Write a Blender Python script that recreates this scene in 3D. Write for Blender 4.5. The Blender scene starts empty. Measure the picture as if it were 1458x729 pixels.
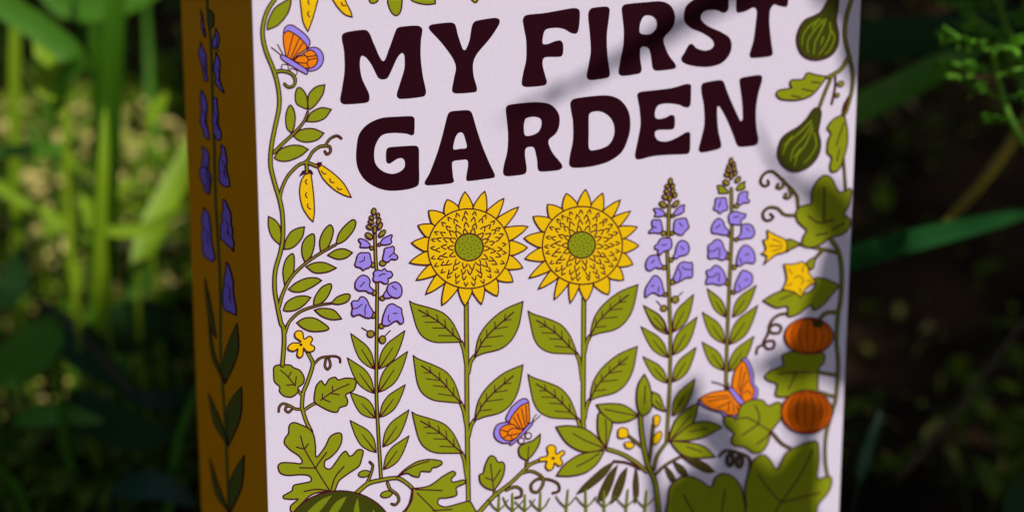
import bpy, math, random
from mathutils import Vector, Matrix
from mathutils.geometry import tessellate_polygon
R = math.radians
rnd = random.Random(7)
scene = bpy.context.scene
col = scene.collection

# ------------------------------------------------------------------ camera
CAM = Vector((0, -0.385, 0.235)); PITCH = 10.2; FPX = 2025.0
cam_d = bpy.data.cameras.new('camera'); cam = bpy.data.objects.new('camera', cam_d); col.objects.link(cam)
cam.location = CAM; cam.rotation_euler = (R(90 - PITCH), 0, 0)
cam_d.sensor_width = 36; cam_d.lens = FPX * 36 / 1458.0
cam_d.clip_start = 0.01; cam_d.clip_end = 400
scene.camera = cam
FW = Vector((0, math.cos(R(PITCH)), -math.sin(R(PITCH)))); UP = Vector((0, math.sin(R(PITCH)), math.cos(R(PITCH)))); RT = Vector((1, 0, 0))
KY = (511 / 1024.0) / (729 / 1458.0)
def ray(px, py):
    return FW + RT * ((px - 729) / FPX) - UP * ((py - 364.5) * KY / FPX)
def at(px, py, depth):
    return CAM + ray(px, py) * depth

# ------------------------------------------------------------------ box frame
YAW = R(23)
NRM = Vector((math.sin(YAW), -math.cos(YAW), 0)); UX = Vector((math.cos(YAW), math.sin(YAW), 0)); VB = -NRM
P0 = at(373.5, 364, 0.36)
def hit(px, py, p0, n):
    r = ray(px, py); t = (p0 - CAM).dot(n) / r.dot(n); return CAM + r * t
BW = (hit(1208.5, 364, P0, NRM) - P0).dot(UX)
BD = (hit(275.5, 364, P0, UX) - P0).dot(VB)
BH = 0.260
BASE = Vector((P0.x, P0.y, 0)) + UX * BW / 2 + VB * BD / 2
print('box', BW, BD, 'base', BASE)
def face(px, py):                    # photo point -> local point on the front panel
    d = hit(px, py, P0, NRM) - BASE
    return (d.dot(UX), d.z)
def sface(px, py):                   # -> local point on the left side panel
    d = hit(px, py, P0, UX) - BASE
    return (d.dot(VB), d.z)

# ------------------------------------------------------------------ helpers
def link(o, parent=None):
    col.objects.link(o)
    if parent: o.parent = parent
    return o
def tag(o, label=None, cat=None, group=None, kind=None):
    if label: o['label'] = label
    if cat: o['category'] = cat
    if group: o['group'] = group
    if kind: o['kind'] = kind
    return o
def empty(name, loc, rz=0):
    o = bpy.data.objects.new(name, None); o.location = loc; o.rotation_euler = (0, 0, rz)
    o.empty_display_size = 0.02
    return link(o)
class MB:
    def __init__(s): s.v = []; s.f = []; s.m = []
    def add(s, vs, fs, m=0):
        b = len(s.v); s.v += [tuple(v) for v in vs]; s.f += [tuple(b + i for i in f) for f in fs]; s.m += [m] * len(fs)
    def build(s, name, mats, parent=None, smooth=False):
        me = bpy.data.meshes.new(name); me.from_pydata(s.v, [], s.f)
        for m in (mats if isinstance(mats, (list, tuple)) else [mats]): me.materials.append(m)
        me.polygons.foreach_set('material_index', s.m)
        if smooth: me.polygons.foreach_set('use_smooth', [True] * len(s.f))
        me.update()
        return link(bpy.data.objects.new(name, me), parent)

def lin(c):
    c /= 255.0
    return c / 12.92 if c <= 0.04045 else ((c + 0.055) / 1.055) ** 2.4
def principled(name):
    m = bpy.data.materials.new(name); m.use_nodes = True
    return m, m.node_tree, m.node_tree.nodes['Principled BSDF']
INKS = {}
def ink(name, r, g, b, k=1.13, rough=0.55):
    m, nt, bs = principled('ink_' + name)
    c = (min(.9, lin(r) * k), min(.85, lin(g) * k), min(.85, lin(b) * k), 1)
    tc = nt.nodes.new('ShaderNodeTexCoord'); no = nt.nodes.new('ShaderNodeTexNoise'); no.inputs['Scale'].default_value = 900
    no.inputs['Detail'].default_value = 3
    mx = nt.nodes.new('ShaderNodeMix'); mx.data_type = 'RGBA'
    mx.inputs[6].default_value = tuple(x * .93 for x in c[:3]) + (1,); mx.inputs[7].default_value = tuple(min(.9, x * 1.05) for x in c[:3]) + (1,)
    nt.links.new(tc.outputs['Object'], no.inputs['Vector']); nt.links.new(no.outputs['Fac'], mx.inputs[0])
    nt.links.new(mx.outputs[2], bs.inputs['Base Color'])
    bs.inputs['Roughness'].default_value = rough
    bs.inputs['Specular IOR Level'].default_value = 0.04
    bp = nt.nodes.new('ShaderNodeBump'); bp.inputs['Strength'].default_value = .12; bp.inputs['Distance'].default_value = .0002
    n2 = nt.nodes.new('ShaderNodeTexNoise'); n2.inputs['Scale'].default_value = 260; n2.inputs['Detail'].default_value = 6
    nt.links.new(tc.outputs['Object'], n2.inputs['Vector']); nt.links.new(n2.outputs['Fac'], bp.inputs['Height']); nt.links.new(bp.outputs[0], bs.inputs['Normal'])
    INKS[name] = m
    return m
# ------------------------------------------------------------------ printed artwork
for n, c in dict(paper=(210, 197, 217), line=(68, 12, 32), title=(38, 5, 17), green=(131, 137, 20), dgreen=(58, 62, 12), ygreen=(112, 122, 20),
                 yellow=(224, 178, 14), orange=(228, 122, 16), purple=(146, 126, 220), pumpkin=(214, 98, 10), pod=(70, 62, 24),
                 bud=(132, 124, 36), gold=(232, 180, 12), dpurple=(148, 112, 214), sgreen=(92, 92, 30), sline=(60, 46, 40), darkpump=(150, 52, 8), dust=(200, 185, 190)).items():
    ink(n, *c)
TILES = dict(A=(470, 0, 2.603), B=(790, 0, 2.603), C=(350, 0, 4.05), D=(350, 160, 4.05), E=(370, 280, 4.05), F=(370, 420, 4.05), G=(370, 549, 4.05),
  H=(480, 280, 6.075), I=(480, 380, 6.075), J=(480, 460, 6.075), K=(480, 549, 4.05), L=(570, 260, 3.837), M=(570, 410, 3.837), N=(570, 539, 3.837),
  O=(735, 260, 3.837), P=(735, 410, 3.837), Q=(690, 549, 4.05), R=(890, 220, 5.608), S=(890, 340, 5.608), T=(980, 200, 5.608), U=(980, 320, 5.608),
  V=(890, 430, 3.645), W=(810, 549, 4.05), X=(930, 549, 4.05), Y=(1060, 0, 4.05), Z=(1060, 130, 4.05), AA=(1060, 280, 4.05), AB=(1060, 420, 4.05),
  AC=(1060, 549, 4.05), SA=(250, 0, 3.0375), SB=(250, 240, 3.0375), SC=(250, 480, 2.928), TOP=(360, 0, 4.86), PX=(0, 0, 1.0))
def parse(s):                        # "T:x,y x,y* ..." -> [(x, y, sharp)]
    t = 'PX'; out = []
    for k in s.split():
        if ':' in k: t, k = k.split(':')
        sh = k.endswith('*'); x, y = k.rstrip('*').split(',')
        ox, oy, sc = TILES[t]
        out.append((ox + float(x) / sc, oy + float(y) / sc, sh))
    return out
def spline(p, closed, step=1.6):
    n = len(p); out = []
    rng = range(n) if closed else range(n - 1)
    for i in rng:
        a = p[i - 1] if (closed or i > 0) else p[i]
        b = p[i]; c = p[(i + 1) % n]
        d = p[(i + 2) % n] if (closed or i + 2 < n) else c
        if b[2]: t1 = (.5 * (c[0] - b[0]) * .7, .5 * (c[1] - b[1]) * .7)
        else: t1 = ((c[0] - a[0]) / 2, (c[1] - a[1]) / 2)
        if c[2]: t2 = (.5 * (c[0] - b[0]) * .7, .5 * (c[1] - b[1]) * .7)
        else: t2 = ((d[0] - b[0]) / 2, (d[1] - b[1]) / 2)
        L = math.hypot(c[0] - b[0], c[1] - b[1])
        for t, tt in ((t1, L), (t2, L)): pass
        l1 = math.hypot(*t1); l2 = math.hypot(*t2)
        if l1 > L: t1 = (t1[0] * L / l1, t1[1] * L / l1)
        if l2 > L: t2 = (t2[0] * L / l2, t2[1] * L / l2)
        m = max(2, min(14, int(L / step)))
        for k in range(m):
            u = k / m; h1 = 2*u**3 - 3*u*u + 1; h2 = u**3 - 2*u*u + u; h3 = -2*u**3 + 3*u*u; h4 = u**3 - u*u
            out.append((h1*b[0] + h2*t1[0] + h3*c[0] + h4*t2[0], h1*b[1] + h2*t1[1] + h3*c[1] + h4*t2[1], b[2] and k == 0))
    if not closed: out.append(p[-1])
    return out
STEP = 4e-6
class Motif:
    def __init__(s, base=0, side=False):
        s.mb = MB(); s.z = 10e-6 + base * STEP; s.mats = []; s.side = side
    def mi(s, c):
        if c not in s.mats: s.mats.append(c)
        return s.mats.index(c)
    def put(s, pts, z):
        if s.side: return [(-BW/2 - PT - z, *sface(x, y)) for x, y in pts]
        return [(lambda q: (q[0], -BD/2 - PT - z, q[1]))(face(x, y)) for x, y in pts]
    def poly(s, loops, c):
        s.z += STEP
        vs = [v for l in loops for v in s.put([(p[0], p[1]) for p in l], s.z)]
        tri = tessellate_polygon([[Vector((p[0], -p[1], 0)) for p in l] for l in loops])
        fs = []
        fl = [p for l in loops for p in l]
        for a, b, c3 in tri:
            ar = (fl[b][0]-fl[a][0])*(fl[c3][1]-fl[a][1]) - (fl[b][1]-fl[a][1])*(fl[c3][0]-fl[a][0])
            if abs(ar) < 1e-7: continue
            fs.append((a, c3, b) if (ar > 0) else (a, b, c3))
        s.mb.add(vs, fs, s.mi(c))
    def rib(s, p, w, c, closed=False, taper=0, w2=None):
        s.z += STEP; n = len(p)
        if n < 2: return
        Lf = []; Rt = []
        for i in range(n):
            a = p[i-1] if (closed or i) else p[0]; b = p[(i+1) % n] if (closed or i < n-1) else p[-1]; q = p[i]
            d1 = (q[0]-a[0], q[1]-a[1]); d2 = (b[0]-q[0], b[1]-q[1])
            l1 = math.hypot(*d1) or 1e-9; l2 = math.hypot(*d2) or 1e-9
            tx = d1[0]/l1 + d2[0]/l2; ty = d1[1]/l1 + d2[1]/l2; l = math.hypot(tx, ty)
            if l < .15: tx, ty = (d2[0]/l2, d2[1]/l2); l = 1
            mit = min(1.6, 2/ max(l, .5)) if l > 0 else 1
            tx /= l; ty /= l
            u = i/(n-1); ww = w/2 if w2 is None else (w + (w2-w)*u)/2
            if taper: ww *= max(.12, min(1, (1-u)/taper))
            ww *= mit if (closed or 0 < i < n-1) else 1
            Lf.append((q[0]-ty*ww, q[1]+tx*ww)); Rt.append((q[0]+ty*ww, q[1]-tx*ww))
        zz = [s.z + i * STEP * .6 / n for i in range(n)]
        vs = []
        for l, r, z in zip(Lf, Rt, zz): vs += s.put([l, r], z)
        fs = [(2*i, 2*i+1, 2*i+3, 2*i+2) for i in range(n-1)]
        if closed: fs.append((2*n-2, 2*n-1, 1, 0))
        s.mb.add(vs, fs, s.mi(c))
        if not closed:
            ends = [(p[0], w/2)] + ([] if taper else [(p[-1], (w if w2 is None else w2)/2)])
            for q, r in ends:
                cp = [(q[0]+r*math.cos(k*math.pi/4), q[1]+r*math.sin(k*math.pi/4)) for k in range(8)]
                s.mb.add(s.put(cp, s.z - STEP*.2), [tuple(reversed(range(8)))], s.mi(c))
    # user level
    def fill(s, txt, c='green', lw=2.15, holes=(), raw=None):
        p = spline(raw or parse(txt), True)
        s.poly([p] + [spline(parse(h), True) for h in holes], c)
        if lw: s.rib(p, lw, 'line', True)
        return s
    def line(s, txt, w=1.5, c='line', taper=0, w2=None):
        for t in (txt if isinstance(txt, (list, tuple)) else [txt]): s.rib(spline(parse(t), False), w, c, taper=taper, w2=w2)
        return s
    def stems(s, lst, c='green', lw=1.9):
        z0 = s.z
        for t, w, *r in lst: s.rib(spline(parse(t), False), w, 'line', w2=r[0] if r else None)
        for t, w, *r in lst: s.rib(spline(parse(t), False), w - 2*lw, c, w2=(r[0] - 2*lw) if r else None)
        return s
    def ell(s, tile, x, y, rx, ry=None, a=0, c='bud', lw=1.9):
        ox, oy, sc = TILES[tile]; ry = ry or rx
        p = []
        N_ = 48 if rx > 60 else 14
        for k in range(N_):
            t = k*math.tau/N_; ex = rx*math.cos(t); ey = ry*math.sin(t); ca, sa = math.cos(R(a)), math.sin(R(a))
            p.append((ox+(x+ex*ca-ey*sa)/sc, oy+(y+ex*sa+ey*ca)/sc, False))
        s.poly([p], c)
        if lw: s.rib(p, lw, 'line', True)
        return s
    def done(s, name, label, parent):
        o = s.mb.build(name, [INKS[m] for m in s.mats], parent)
        if label: o['label'] = label
        return o
def between(tile, x0, y0, x1, y1, tmpl, flip=False):
    """leaf template in (along, across) units -> photo points; along 0 = base, 1 = tip"""
    ox, oy, sc = TILES[tile]; x0, y0, x1, y1 = ox+x0/sc, oy+y0/sc, ox+x1/sc, oy+y1/sc
    dx, dy = x1-x0, y1-y0; f = -1 if flip else 1
    return [(x0+dx*a-dy*b*f, y0+dy*a+dx*b*f, sh) for a, b, sh in tmpl]
LT = [(0, 0, True), (.08, .05, False), (.3, .145, False), (.55, .155, False), (.8, .075, False), (1, 0, True), (.85, -.055, False), (.6, -.125, False), (.35, -.15, False), (.12, -.08, False)]
def lleaf(m, tile, tx, ty, bx, by, c='green', flip=False, wd=1.0):
    L = [(a, b*wd, s) for a, b, s in LT]
    m.fill('', c, 1.9, raw=between(tile, bx, by, tx, ty, L, flip))
    m.rib(between(tile, bx, by, tx, ty, [(.02, 0, 0), (.2, .0, 0), (.55, .01, 0)], flip), 2.6, 'line', w2=1.2)
def norm(tip, base, pts):            # template from a traced leaf
    dx, dy = tip[0]-base[0], tip[1]-base[1]; l2 = dx*dx+dy*dy
    return [(((x-base[0])*dx+(y-base[1])*dy)/l2, ((y-base[1])*dx-(x-base[0])*dy)/l2, s) for x, y, s in pts]
def tp(s): return [(float(k.rstrip('*').split(',')[0]), float(k.rstrip('*').split(',')[1]), k.endswith('*')) for k in s.split()]
SL = ((45, 68), (328, 292), "45,68* 70,82 170,110 230,135 275,180 305,235 328,292* 260,294 180,292 120,265 85,215 60,130",
      ["95,118 150,148 205,183 243,215 285,255 325,288", "150,148 138,118", "150,150 112,152", "203,182 192,142", "203,184 128,184", "243,215 236,170", "243,216 170,215", "285,255 278,214", "287,258 203,256"])
SR = ((663, 70), (400, 372), "663,70* 560,115 470,190 420,270 400,372* 450,352 540,328 600,280 640,200",
      ["610,130 565,168 510,215 468,258 435,302 402,368", "560,172 566,140", "558,175 598,168", "508,218 510,182", "506,220 578,208", "466,262 464,226", "462,268 552,256", "432,305 430,275", "425,318 490,312"])
def sleaf(m, tile, tx, ty, bx, by, T):
    m.fill('', 'green', 1.9, raw=between(tile, bx, by, tx, ty, norm(T[0], T[1], tp(T[2]))))
    for k, v in enumerate(T[3]):
        m.rib(spline(between(tile, bx, by, tx, ty, norm(T[0], T[1], tp(v))), False), 2.2 if k == 0 else 1.5, 'line')

PT = 0.0008
box = empty('gift_box', BASE, YAW)
tag(box, 'tall illustrated cardboard box with a white front and orange side standing among garden plants', 'box')
def slab(name, x0, x1, y0, y1, z0, z1, mat, bev):
    mb = MB()
    mb.add([(x, y, z) for x in (x0, x1) for y in (y0, y1) for z in (z0, z1)],
           [(0, 1, 3, 2), (4, 6, 7, 5), (0, 4, 5, 1), (2, 3, 7, 6), (0, 2, 6, 4), (1, 5, 7, 3)])
    o = mb.build(name, mat, box)
    b = o.modifiers.new('bevel', 'BEVEL'); b.width = bev; b.segments = 3
    return o
orange_m = ink('side_orange', 255, 132, 0, k=1.25, rough=.5)
slab('carton', -BW/2, BW/2, -BD/2, BD/2, 0.0, BH, orange_m, .0012)
front = slab('front_panel', -BW/2 - PT, BW/2, -BD/2 - PT, -BD/2 - 1e-5, 0.0, BH, INKS['paper'], .00035)
front['label'] = 'white front panel printed with garden plants and title'
side = slab('side_panel', -BW/2 - PT, -BW/2 - 1e-5, -BD/2 - 5e-6, BD/2 - .0003, .0005, BH - .0005, orange_m, .00008)
side['label'] = 'narrow orange side panel with printed purple flower spike'

# ---- title
LET = {
 'M': ("A:42,128 60,118 125,110 142,122 160,165 192,226 215,180 242,108 258,99 322,95 338,108 333,150 332,210 340,280 352,340 342,357 255,366 243,352 258,300 272,250 271,205 262,196 245,215 212,285 196,294 175,288 150,240 128,212 112,208 107,240 115,290 140,345 142,370 132,380 48,386 34,372 42,320 50,260 48,190 40,145",),
 'Y': ("A:362,98 376,90 445,83 460,92 470,130 488,182 498,184 512,150 522,95 535,78 605,66 623,72 622,90 590,140 540,200 526,235 528,280 540,325 536,340 462,346 448,336 455,290 462,250 450,215 410,160 366,112",),
 'F': ("A:710,72 722,56 790,48 893,30 913,32 921,45 917,105 908,124 888,122 863,108 835,103 800,107 788,120 783,160 800,163 830,152 850,150 859,165 858,200 848,210 800,211 786,217 783,240 793,280 799,304 790,316 722,322 706,312 711,270 722,220 722,150 714,105",),
 'I': ("B:120,45 132,30 185,24 198,33 195,70 188,130 190,200 199,270 195,285 175,291 125,296 113,284 120,240 128,190 124,120 119,70",),
 'R': ("B:243,30 255,16 330,8 390,5 425,22 440,60 432,100 400,138 398,155 415,200 442,238 443,250 432,256 370,262 357,252 350,205 342,180 325,172 312,180 312,220 317,258 308,272 245,281 231,270 237,225 248,170 250,110 245,60", "B:318,70 330,58 355,60 371,78 370,105 350,125 325,127 310,120 310,95"),
 'S': ("B:637,-5 637,35 620,48 595,38 560,38 540,50 537,72 560,95 610,118 642,140 650,170 640,205 610,235 560,248 500,243 468,230 463,215 475,195 492,165 505,163 520,178 550,187 575,180 584,165 575,145 540,122 500,105 478,85 472,60 480,25 500,5 530,-12 580,-22 625,-22",),
 'T': ("B:668,-20 666,35 672,47 700,42 730,28 742,40 738,90 730,150 716,200 722,215 790,209 802,200 796,150 790,90 792,40 805,18 825,22 850,26 858,15 860,-30 855,-52 760,-45 680,-35",),
 'G': ("A:95,540 105,495 135,460 185,437 250,431 300,430 309,438 308,495 298,501 280,495 230,492 190,500 168,530 160,565 165,605 190,632 225,643 255,635 272,618 272,595 262,585 245,588 220,604 210,605 204,595 204,560 212,546 260,541 315,539 325,550 326,600 325,680 305,695 260,704 210,705 165,692 125,665 102,630 93,590",),
 'A': ("A:430,430 440,414 470,409 510,408 522,420 540,480 560,540 585,600 606,645 604,657 560,664 505,670 500,660 507,610 503,592 480,592 452,597 448,610 452,655 455,672 440,679 355,686 346,675 365,640 395,560 415,490", "A:452,545 460,510 472,492 487,492 495,510 502,545 480,550 455,553"),
 'R2': ("A:647,400 658,388 720,380 770,378 815,388 842,420 846,455 835,490 808,515 805,530 820,565 852,605 856,620 840,630 775,635 765,625 762,590 752,548 742,543 722,548 718,570 724,620 722,638 710,646 650,652 637,642 640,610 652,560 655,500 650,440", "A:715,455 722,438 750,432 775,440 778,465 765,490 735,502 718,500 714,480"),
 'D': ("B:53,380 65,366 120,357 190,353 235,368 265,405 275,450 270,500 245,560 200,595 150,612 100,620 60,620 48,608 52,570 62,520 62,450 55,410", "B:122,425 135,414 165,413 195,430 213,460 214,500 195,535 165,550 130,556 121,545 121,480"),
 'E': ("B:300,350 312,340 370,333 430,325 480,311 498,313 500,330 498,385 490,397 475,397 455,388 410,383 378,390 366,415 368,435 380,440 405,435 425,425 438,430 440,455 436,475 420,480 380,481 367,488 367,505 380,520 410,523 445,510 480,490 495,490 497,520 495,560 485,570 420,573 360,578 310,590 295,588 292,570 302,520 312,460 308,400",),
 'N': ("B:537,320 545,307 605,296 620,302 632,335 655,390 683,448 690,440 688,380 678,300 685,288 750,277 762,282 762,300 748,350 740,410 742,470 749,515 745,532 730,540 680,544 668,535 655,500 630,440 605,395 597,395 597,440 602,490 612,535 605,550 540,565 527,555 535,520 548,460 546,390 538,345",)}
for word, ls in (('upper word', 'M Y'), ('upper word', 'F I R S T'), ('lower word', 'G A R2 D E N')):
    for l in ls.split():
        m = Motif(); g = LET[l]; m.fill(g[0], 'title', 0, holes=g[1:])
        m.done('title_letter', 'dark maroon letter %s of the title' % l[0], front)

# ---- sunflowers
def sunflower(tile, cx, cy, rx, ry, tips, gx, gy, gr, label, stemset, leaves):
    m = Motif(); ox, oy, sc = TILES[tile]; n = len(tips)
    m.stems(stemset)
    for l in leaves: sleaf(m, *l)
    an = [math.atan2((y-cy)/ry, (x-cx)/rx) for x, y in tips]
    rr = random.Random(cx)
    for i, (x, y) in enumerate(tips):
        def mid(a, b):
            d = (b-a+math.pi) % math.tau - math.pi; return a + d/2
        a0 = mid(an[i-1], an[i]); a1 = mid(an[i], an[(i+1) % n])
        def q(a, f): return (cx+rx*f*math.cos(a), cy+ry*f*math.sin(a))
        b0, b1 = q(a0, .985), q(a1, .985)
        def bul(b, k, e):
            px, py = b[0]+(x-b[0])*k, b[1]+(y-b[1])*k
            qx, qy = cx+(x-cx)*.8, cy+(y-cy)*.8
            nx, ny = px-qx, py-qy; l = math.hypot(nx, ny) or 1
            return (px+nx/l*e, py+ny/l*e)
        d = math.hypot(b0[0]-b1[0], b0[1]-b1[1])
        c1 = bul(b0, .3, d*.17); c2 = bul(b0, .66, d*.15); c3 = bul(b1, .66, d*.15); c4 = bul(b1, .3, d*.17)
        pts = [(*b0, True), (*c1, False), (*c2, False), (x, y, True), (*c3, False), (*c4, False), (*b1, True)]
        m.fill('', 'yellow', 1.9, raw=[(ox+a/sc, oy+b/sc, s) for a, b, s in pts])
        m.z -= STEP * 1.4
    m.z += 8*STEP
    m.ell(tile, cx, cy, rx, ry, 0, 'yellow', 2.0)
    for f, k, sz in ((.46, 14, 30), (.61, 18, 26), (.755, 22, 23), (.885, 25, 19)):
        for j in range(k):
            t = j*math.tau/k + f*3 + rr.uniform(-.05, .05)
            f2 = f + rr.uniform(-.02, .02)
            def q2(a, r): return (ox+(cx+rx*r*math.cos(a))/sc, oy+(cy+ry*r*math.sin(a))/sc, False)
            da = sz*.42/(rx*f); dr = sz/rx
            e = rr.uniform(.8, 1.15)
            m.rib(spline([q2(t-da*1.25*e, f2-dr*.5), q2(t-da*.75, f2), (*q2(t, f2+dr*.5)[:2], True), q2(t+da*.75, f2), q2(t+da*1.25, f2-dr*.5*e)], False), 1.9, 'line'); m.z -= STEP
    m.z += 2*STEP
    m.ell(tile, gx, gy, gr, gr*.96, 0, 'green', 2.2)
    for k in range(30):
        a = k*2.4; r = gr*.85*math.sqrt((k+.5)/30)
        m.ell(tile, gx+r*math.cos(a), gy+r*math.sin(a), 3.6, 3.2, 0, 'line', 0); m.z -= STEP
    return m.done('printed_sunflower', label, front)
sunflower('L', 365, 357, 223, 217, [(345,48),(453,45),(558,83),(638,130),(688,237),(685,352),(660,462),(607,537),(522,615),(435,660),(345,668),(220,665),(132,605),(80,528),(43,433),(55,325),(90,230),(148,150),(248,90)], 367, 349, 77,
  'left printed sunflower', [("662.3,428 663,520 663.5,600 665.5,714", 7.6), ("M:326,292 340,330 350,385 355,420", 6.5), ("M:322,620 340,665 350,720 357,760", 6.5), ("N:328,400 343,440 352,500 358,540", 6.5), ("M:400,368 378,400 366,460", 6.5), ("M:398,718 380,750 366,810", 6.5)],
  [('M',45,68,328,292,SL), ('M',65,365,325,625,SL), ('N',58,178,330,402,SL), ('M',663,70,400,372,SR), ('M',662,415,398,720,SR)])
sunflower('O', 352, 340, 218, 212, [(370,35),(463,55),(560,92),(615,153),(652,240),(660,342),(627,443),(577,528),(495,607),(372,645),(287,655),(200,635),(113,578),(62,518),(40,412),(35,300),(85,183),(163,117),(265,57)], 348, 337, 75,
  'right printed sunflower', [("829.5,424 829,500 828.5,600 829.5,612", 7.6), ("P:322,355 340,400 350,470 353,500", 6.5), ("P:328,712 345,760", 6.5), ("P:395,260 376,300 366,350", 6.5), ("P:393,610 376,650 366,710", 6.5)],
  [('P',58,122,325,357,SL), ('P',57,468,328,712,SL), ('P',657,-22,395,262,SR), ('P',653,315,393,610,SR)])

# ---- flower spikes
def spike(label, stem, buds, flowers, sepals, leaves, threads, side=False, name='printed_flower_spike', pc='purple'):
    m = Motif()
    for l in leaves: lleaf(m, *l[:5], flip=l[1] > l[3], wd=l[5] if len(l) > 5 else 1)
    m.z += 3*STEP
    m.stems([(stem, 5.6)])
    m.line(threads, 1.8)
    for s_ in sepals: m.ell(*s_)
    for f, marks, c in flowers:
        m.fill(f, c or pc, 2.0)
        if marks: m.line(marks, 1.6)
    for b in buds: m.ell(b[0], b[1], b[2], b[3], b[4], b[5] if len(b) > 5 else 0, 'bud', 2.0)
    m.done(name, label, front)
spike('printed spike of purple flowers left of the sunflowers', "532.3,330 533.5,370 535.5,400 535.3,450 534.7,500 534.6,560 537,610 541,678",
 [('H',307,122,20,28),('H',342,158,14,22,15),('H',288,178,22,15,30),('H',348,205,17,28,25),('H',283,215,26,15,30),('H',360,248,18,32,25),('H',268,258,28,16,30),('H',315,278,16,34),('H',265,333,36,22,38),('H',378,312,20,36,45)],
 [("H:175,365 195,358 240,375 275,410 265,432 230,435 190,430 195,400 182,385", None, None), ("H:462,325 465,340 455,365 462,385 450,403 400,412 370,408 365,395 385,360 430,335", None, None),
  ("H:175,490 200,478 235,480 260,478 275,495 285,550 290,575 265,610 240,615 215,632 195,612 155,600 143,580 155,545 162,510", ["H:225,515 222,545 185,560"], None),
  ("H:400,445 425,435 455,430 470,422 485,440 482,480 512,510 512,530 490,540 460,535 430,560 390,550 385,520 395,480", ["H:475,485 440,515"], None),
  ("I:305,40 335,22 375,25 400,8 420,30 455,35 470,65 455,85 430,95 432,115 425,138 395,138 370,122 320,125 300,100 308,70", ["I:350,75 375,58 405,55"], None),
  ("I:150,120 180,80 215,65 255,80 275,120 270,160 300,190 300,215 270,220 235,200 180,200 150,180 145,150", ["I:190,165 225,125"], None),
  ("I:420,195 395,225 392,255 420,265 460,255 440,225", None, None),
  ("I:430,155 460,132 500,125 535,150 550,190 545,235 515,262 470,255 440,235 420,195", ["I:465,160 500,190"], None),
  ("I:115,300 135,285 170,285 190,255 215,252 245,275 270,330 300,380 295,410 275,435 235,430 180,405 130,420 115,395 122,350", ["I:120,355 160,350 205,315", "I:240,320 230,360 232,410"], None),
  ("I:380,490 385,430 405,370 430,325 470,312 510,335 545,355 550,400 562,440 560,475 535,485 510,460 485,465 440,495 410,502", ["I:435,410 430,450 450,470", "I:475,395 505,395"], None)],
 [('H',290,440,16),('H',357,410,14),('H',300,585,18,22),('H',385,570,28,24),('I',310,218,20,22),('I',382,265,22,20),('I',302,410,20,28),('I',375,505,24,22),('I',280,573,32,30),('I',383,622,28,34)],
 [('J',110,85,310,390),('J',80,295,310,600),('K',70,35,214,182,1.3),('K',70,197,220,380,1.15),('J',577,60,352,390),('J',600,240,352,590),('K',387,-10,240,178),('K',408,135,258,348),('K',408,285,262,478)],
 ["I:250,548 205,520", "I:405,590 450,545"])
spike('printed spike of purple flowers right of the sunflowers', "950.6,291 949.5,330 948,358 950,400 951.5,447 952.5,471 951.7,540 950,574 947,626",
 [('R',348,210,16,26),('R',322,250,18,16,30),('R',365,250,14,22,20),('R',318,290,22,16,30),('R',367,288,15,22,20),('R',305,335,24,18,40),('R',343,345,14,28),('R',383,320,16,20,20),('R',288,395,32,20,38),('R',390,388,18,32,42)],
 [("R:215,430 240,425 280,440 305,465 295,485 260,492 222,490 232,465 222,448", None, None), ("R:462,400 455,425 458,450 430,470 385,485 372,475 395,435 430,405", None, None),
  ("R:205,520 235,518 268,520 280,560 285,600 260,625 215,620 180,625 180,605 205,585 200,550", ["R:205,570 235,580"], None),
  ("R:385,520 420,508 470,505 485,540 495,580 470,605 440,640 400,630 375,610 375,565", ["R:420,540 440,570"], None),
  ("S:225,50 250,30 265,0 300,-12 350,-5 360,40 350,75 320,90 290,100 265,125 245,105 250,85 225,75", ["S:280,45 315,42"], None),
  ("S:395,60 415,20 445,8 485,30 498,75 485,115 450,130 420,135 395,155 370,140 385,110 390,85", ["S:430,60 455,80"], None),
  ("S:165,155 190,130 240,125 260,150 265,175 285,215 265,235 230,225 190,250 160,240 150,200", ["S:195,190 218,165"], None),
  ("S:145,455 150,390 185,330 215,290 240,290 275,330 290,390 298,430 265,450 215,425 180,440 155,462", ["S:255,380 250,420", "S:195,370 215,370"], None),
  ("S:370,310 390,260 415,200 450,178 490,185 520,185 525,230 520,300 480,305 440,325 400,345 378,330", ["S:415,235 430,280 415,330", "S:440,220 470,240 515,240"], None)],
 [('S',355,165,18),('S',298,225,18),('S',368,340,22),('S',305,440,18),('S',295,550,25),('S',388,480,28),('R',295,625,20),('R',315,480,12),('R',368,485,14),('R',360,625,16)],
 [('V',88,15,215,165),('V',75,125,215,285),('V',85,280,215,418),('S',135,530,320,735,.9),('S',535,440,372,740),('V',365,75,240,272),('V',360,232,240,412),('V',355,395,236,588)],
 ["S:270,525 240,492", "S:410,455 448,420"])
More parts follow.
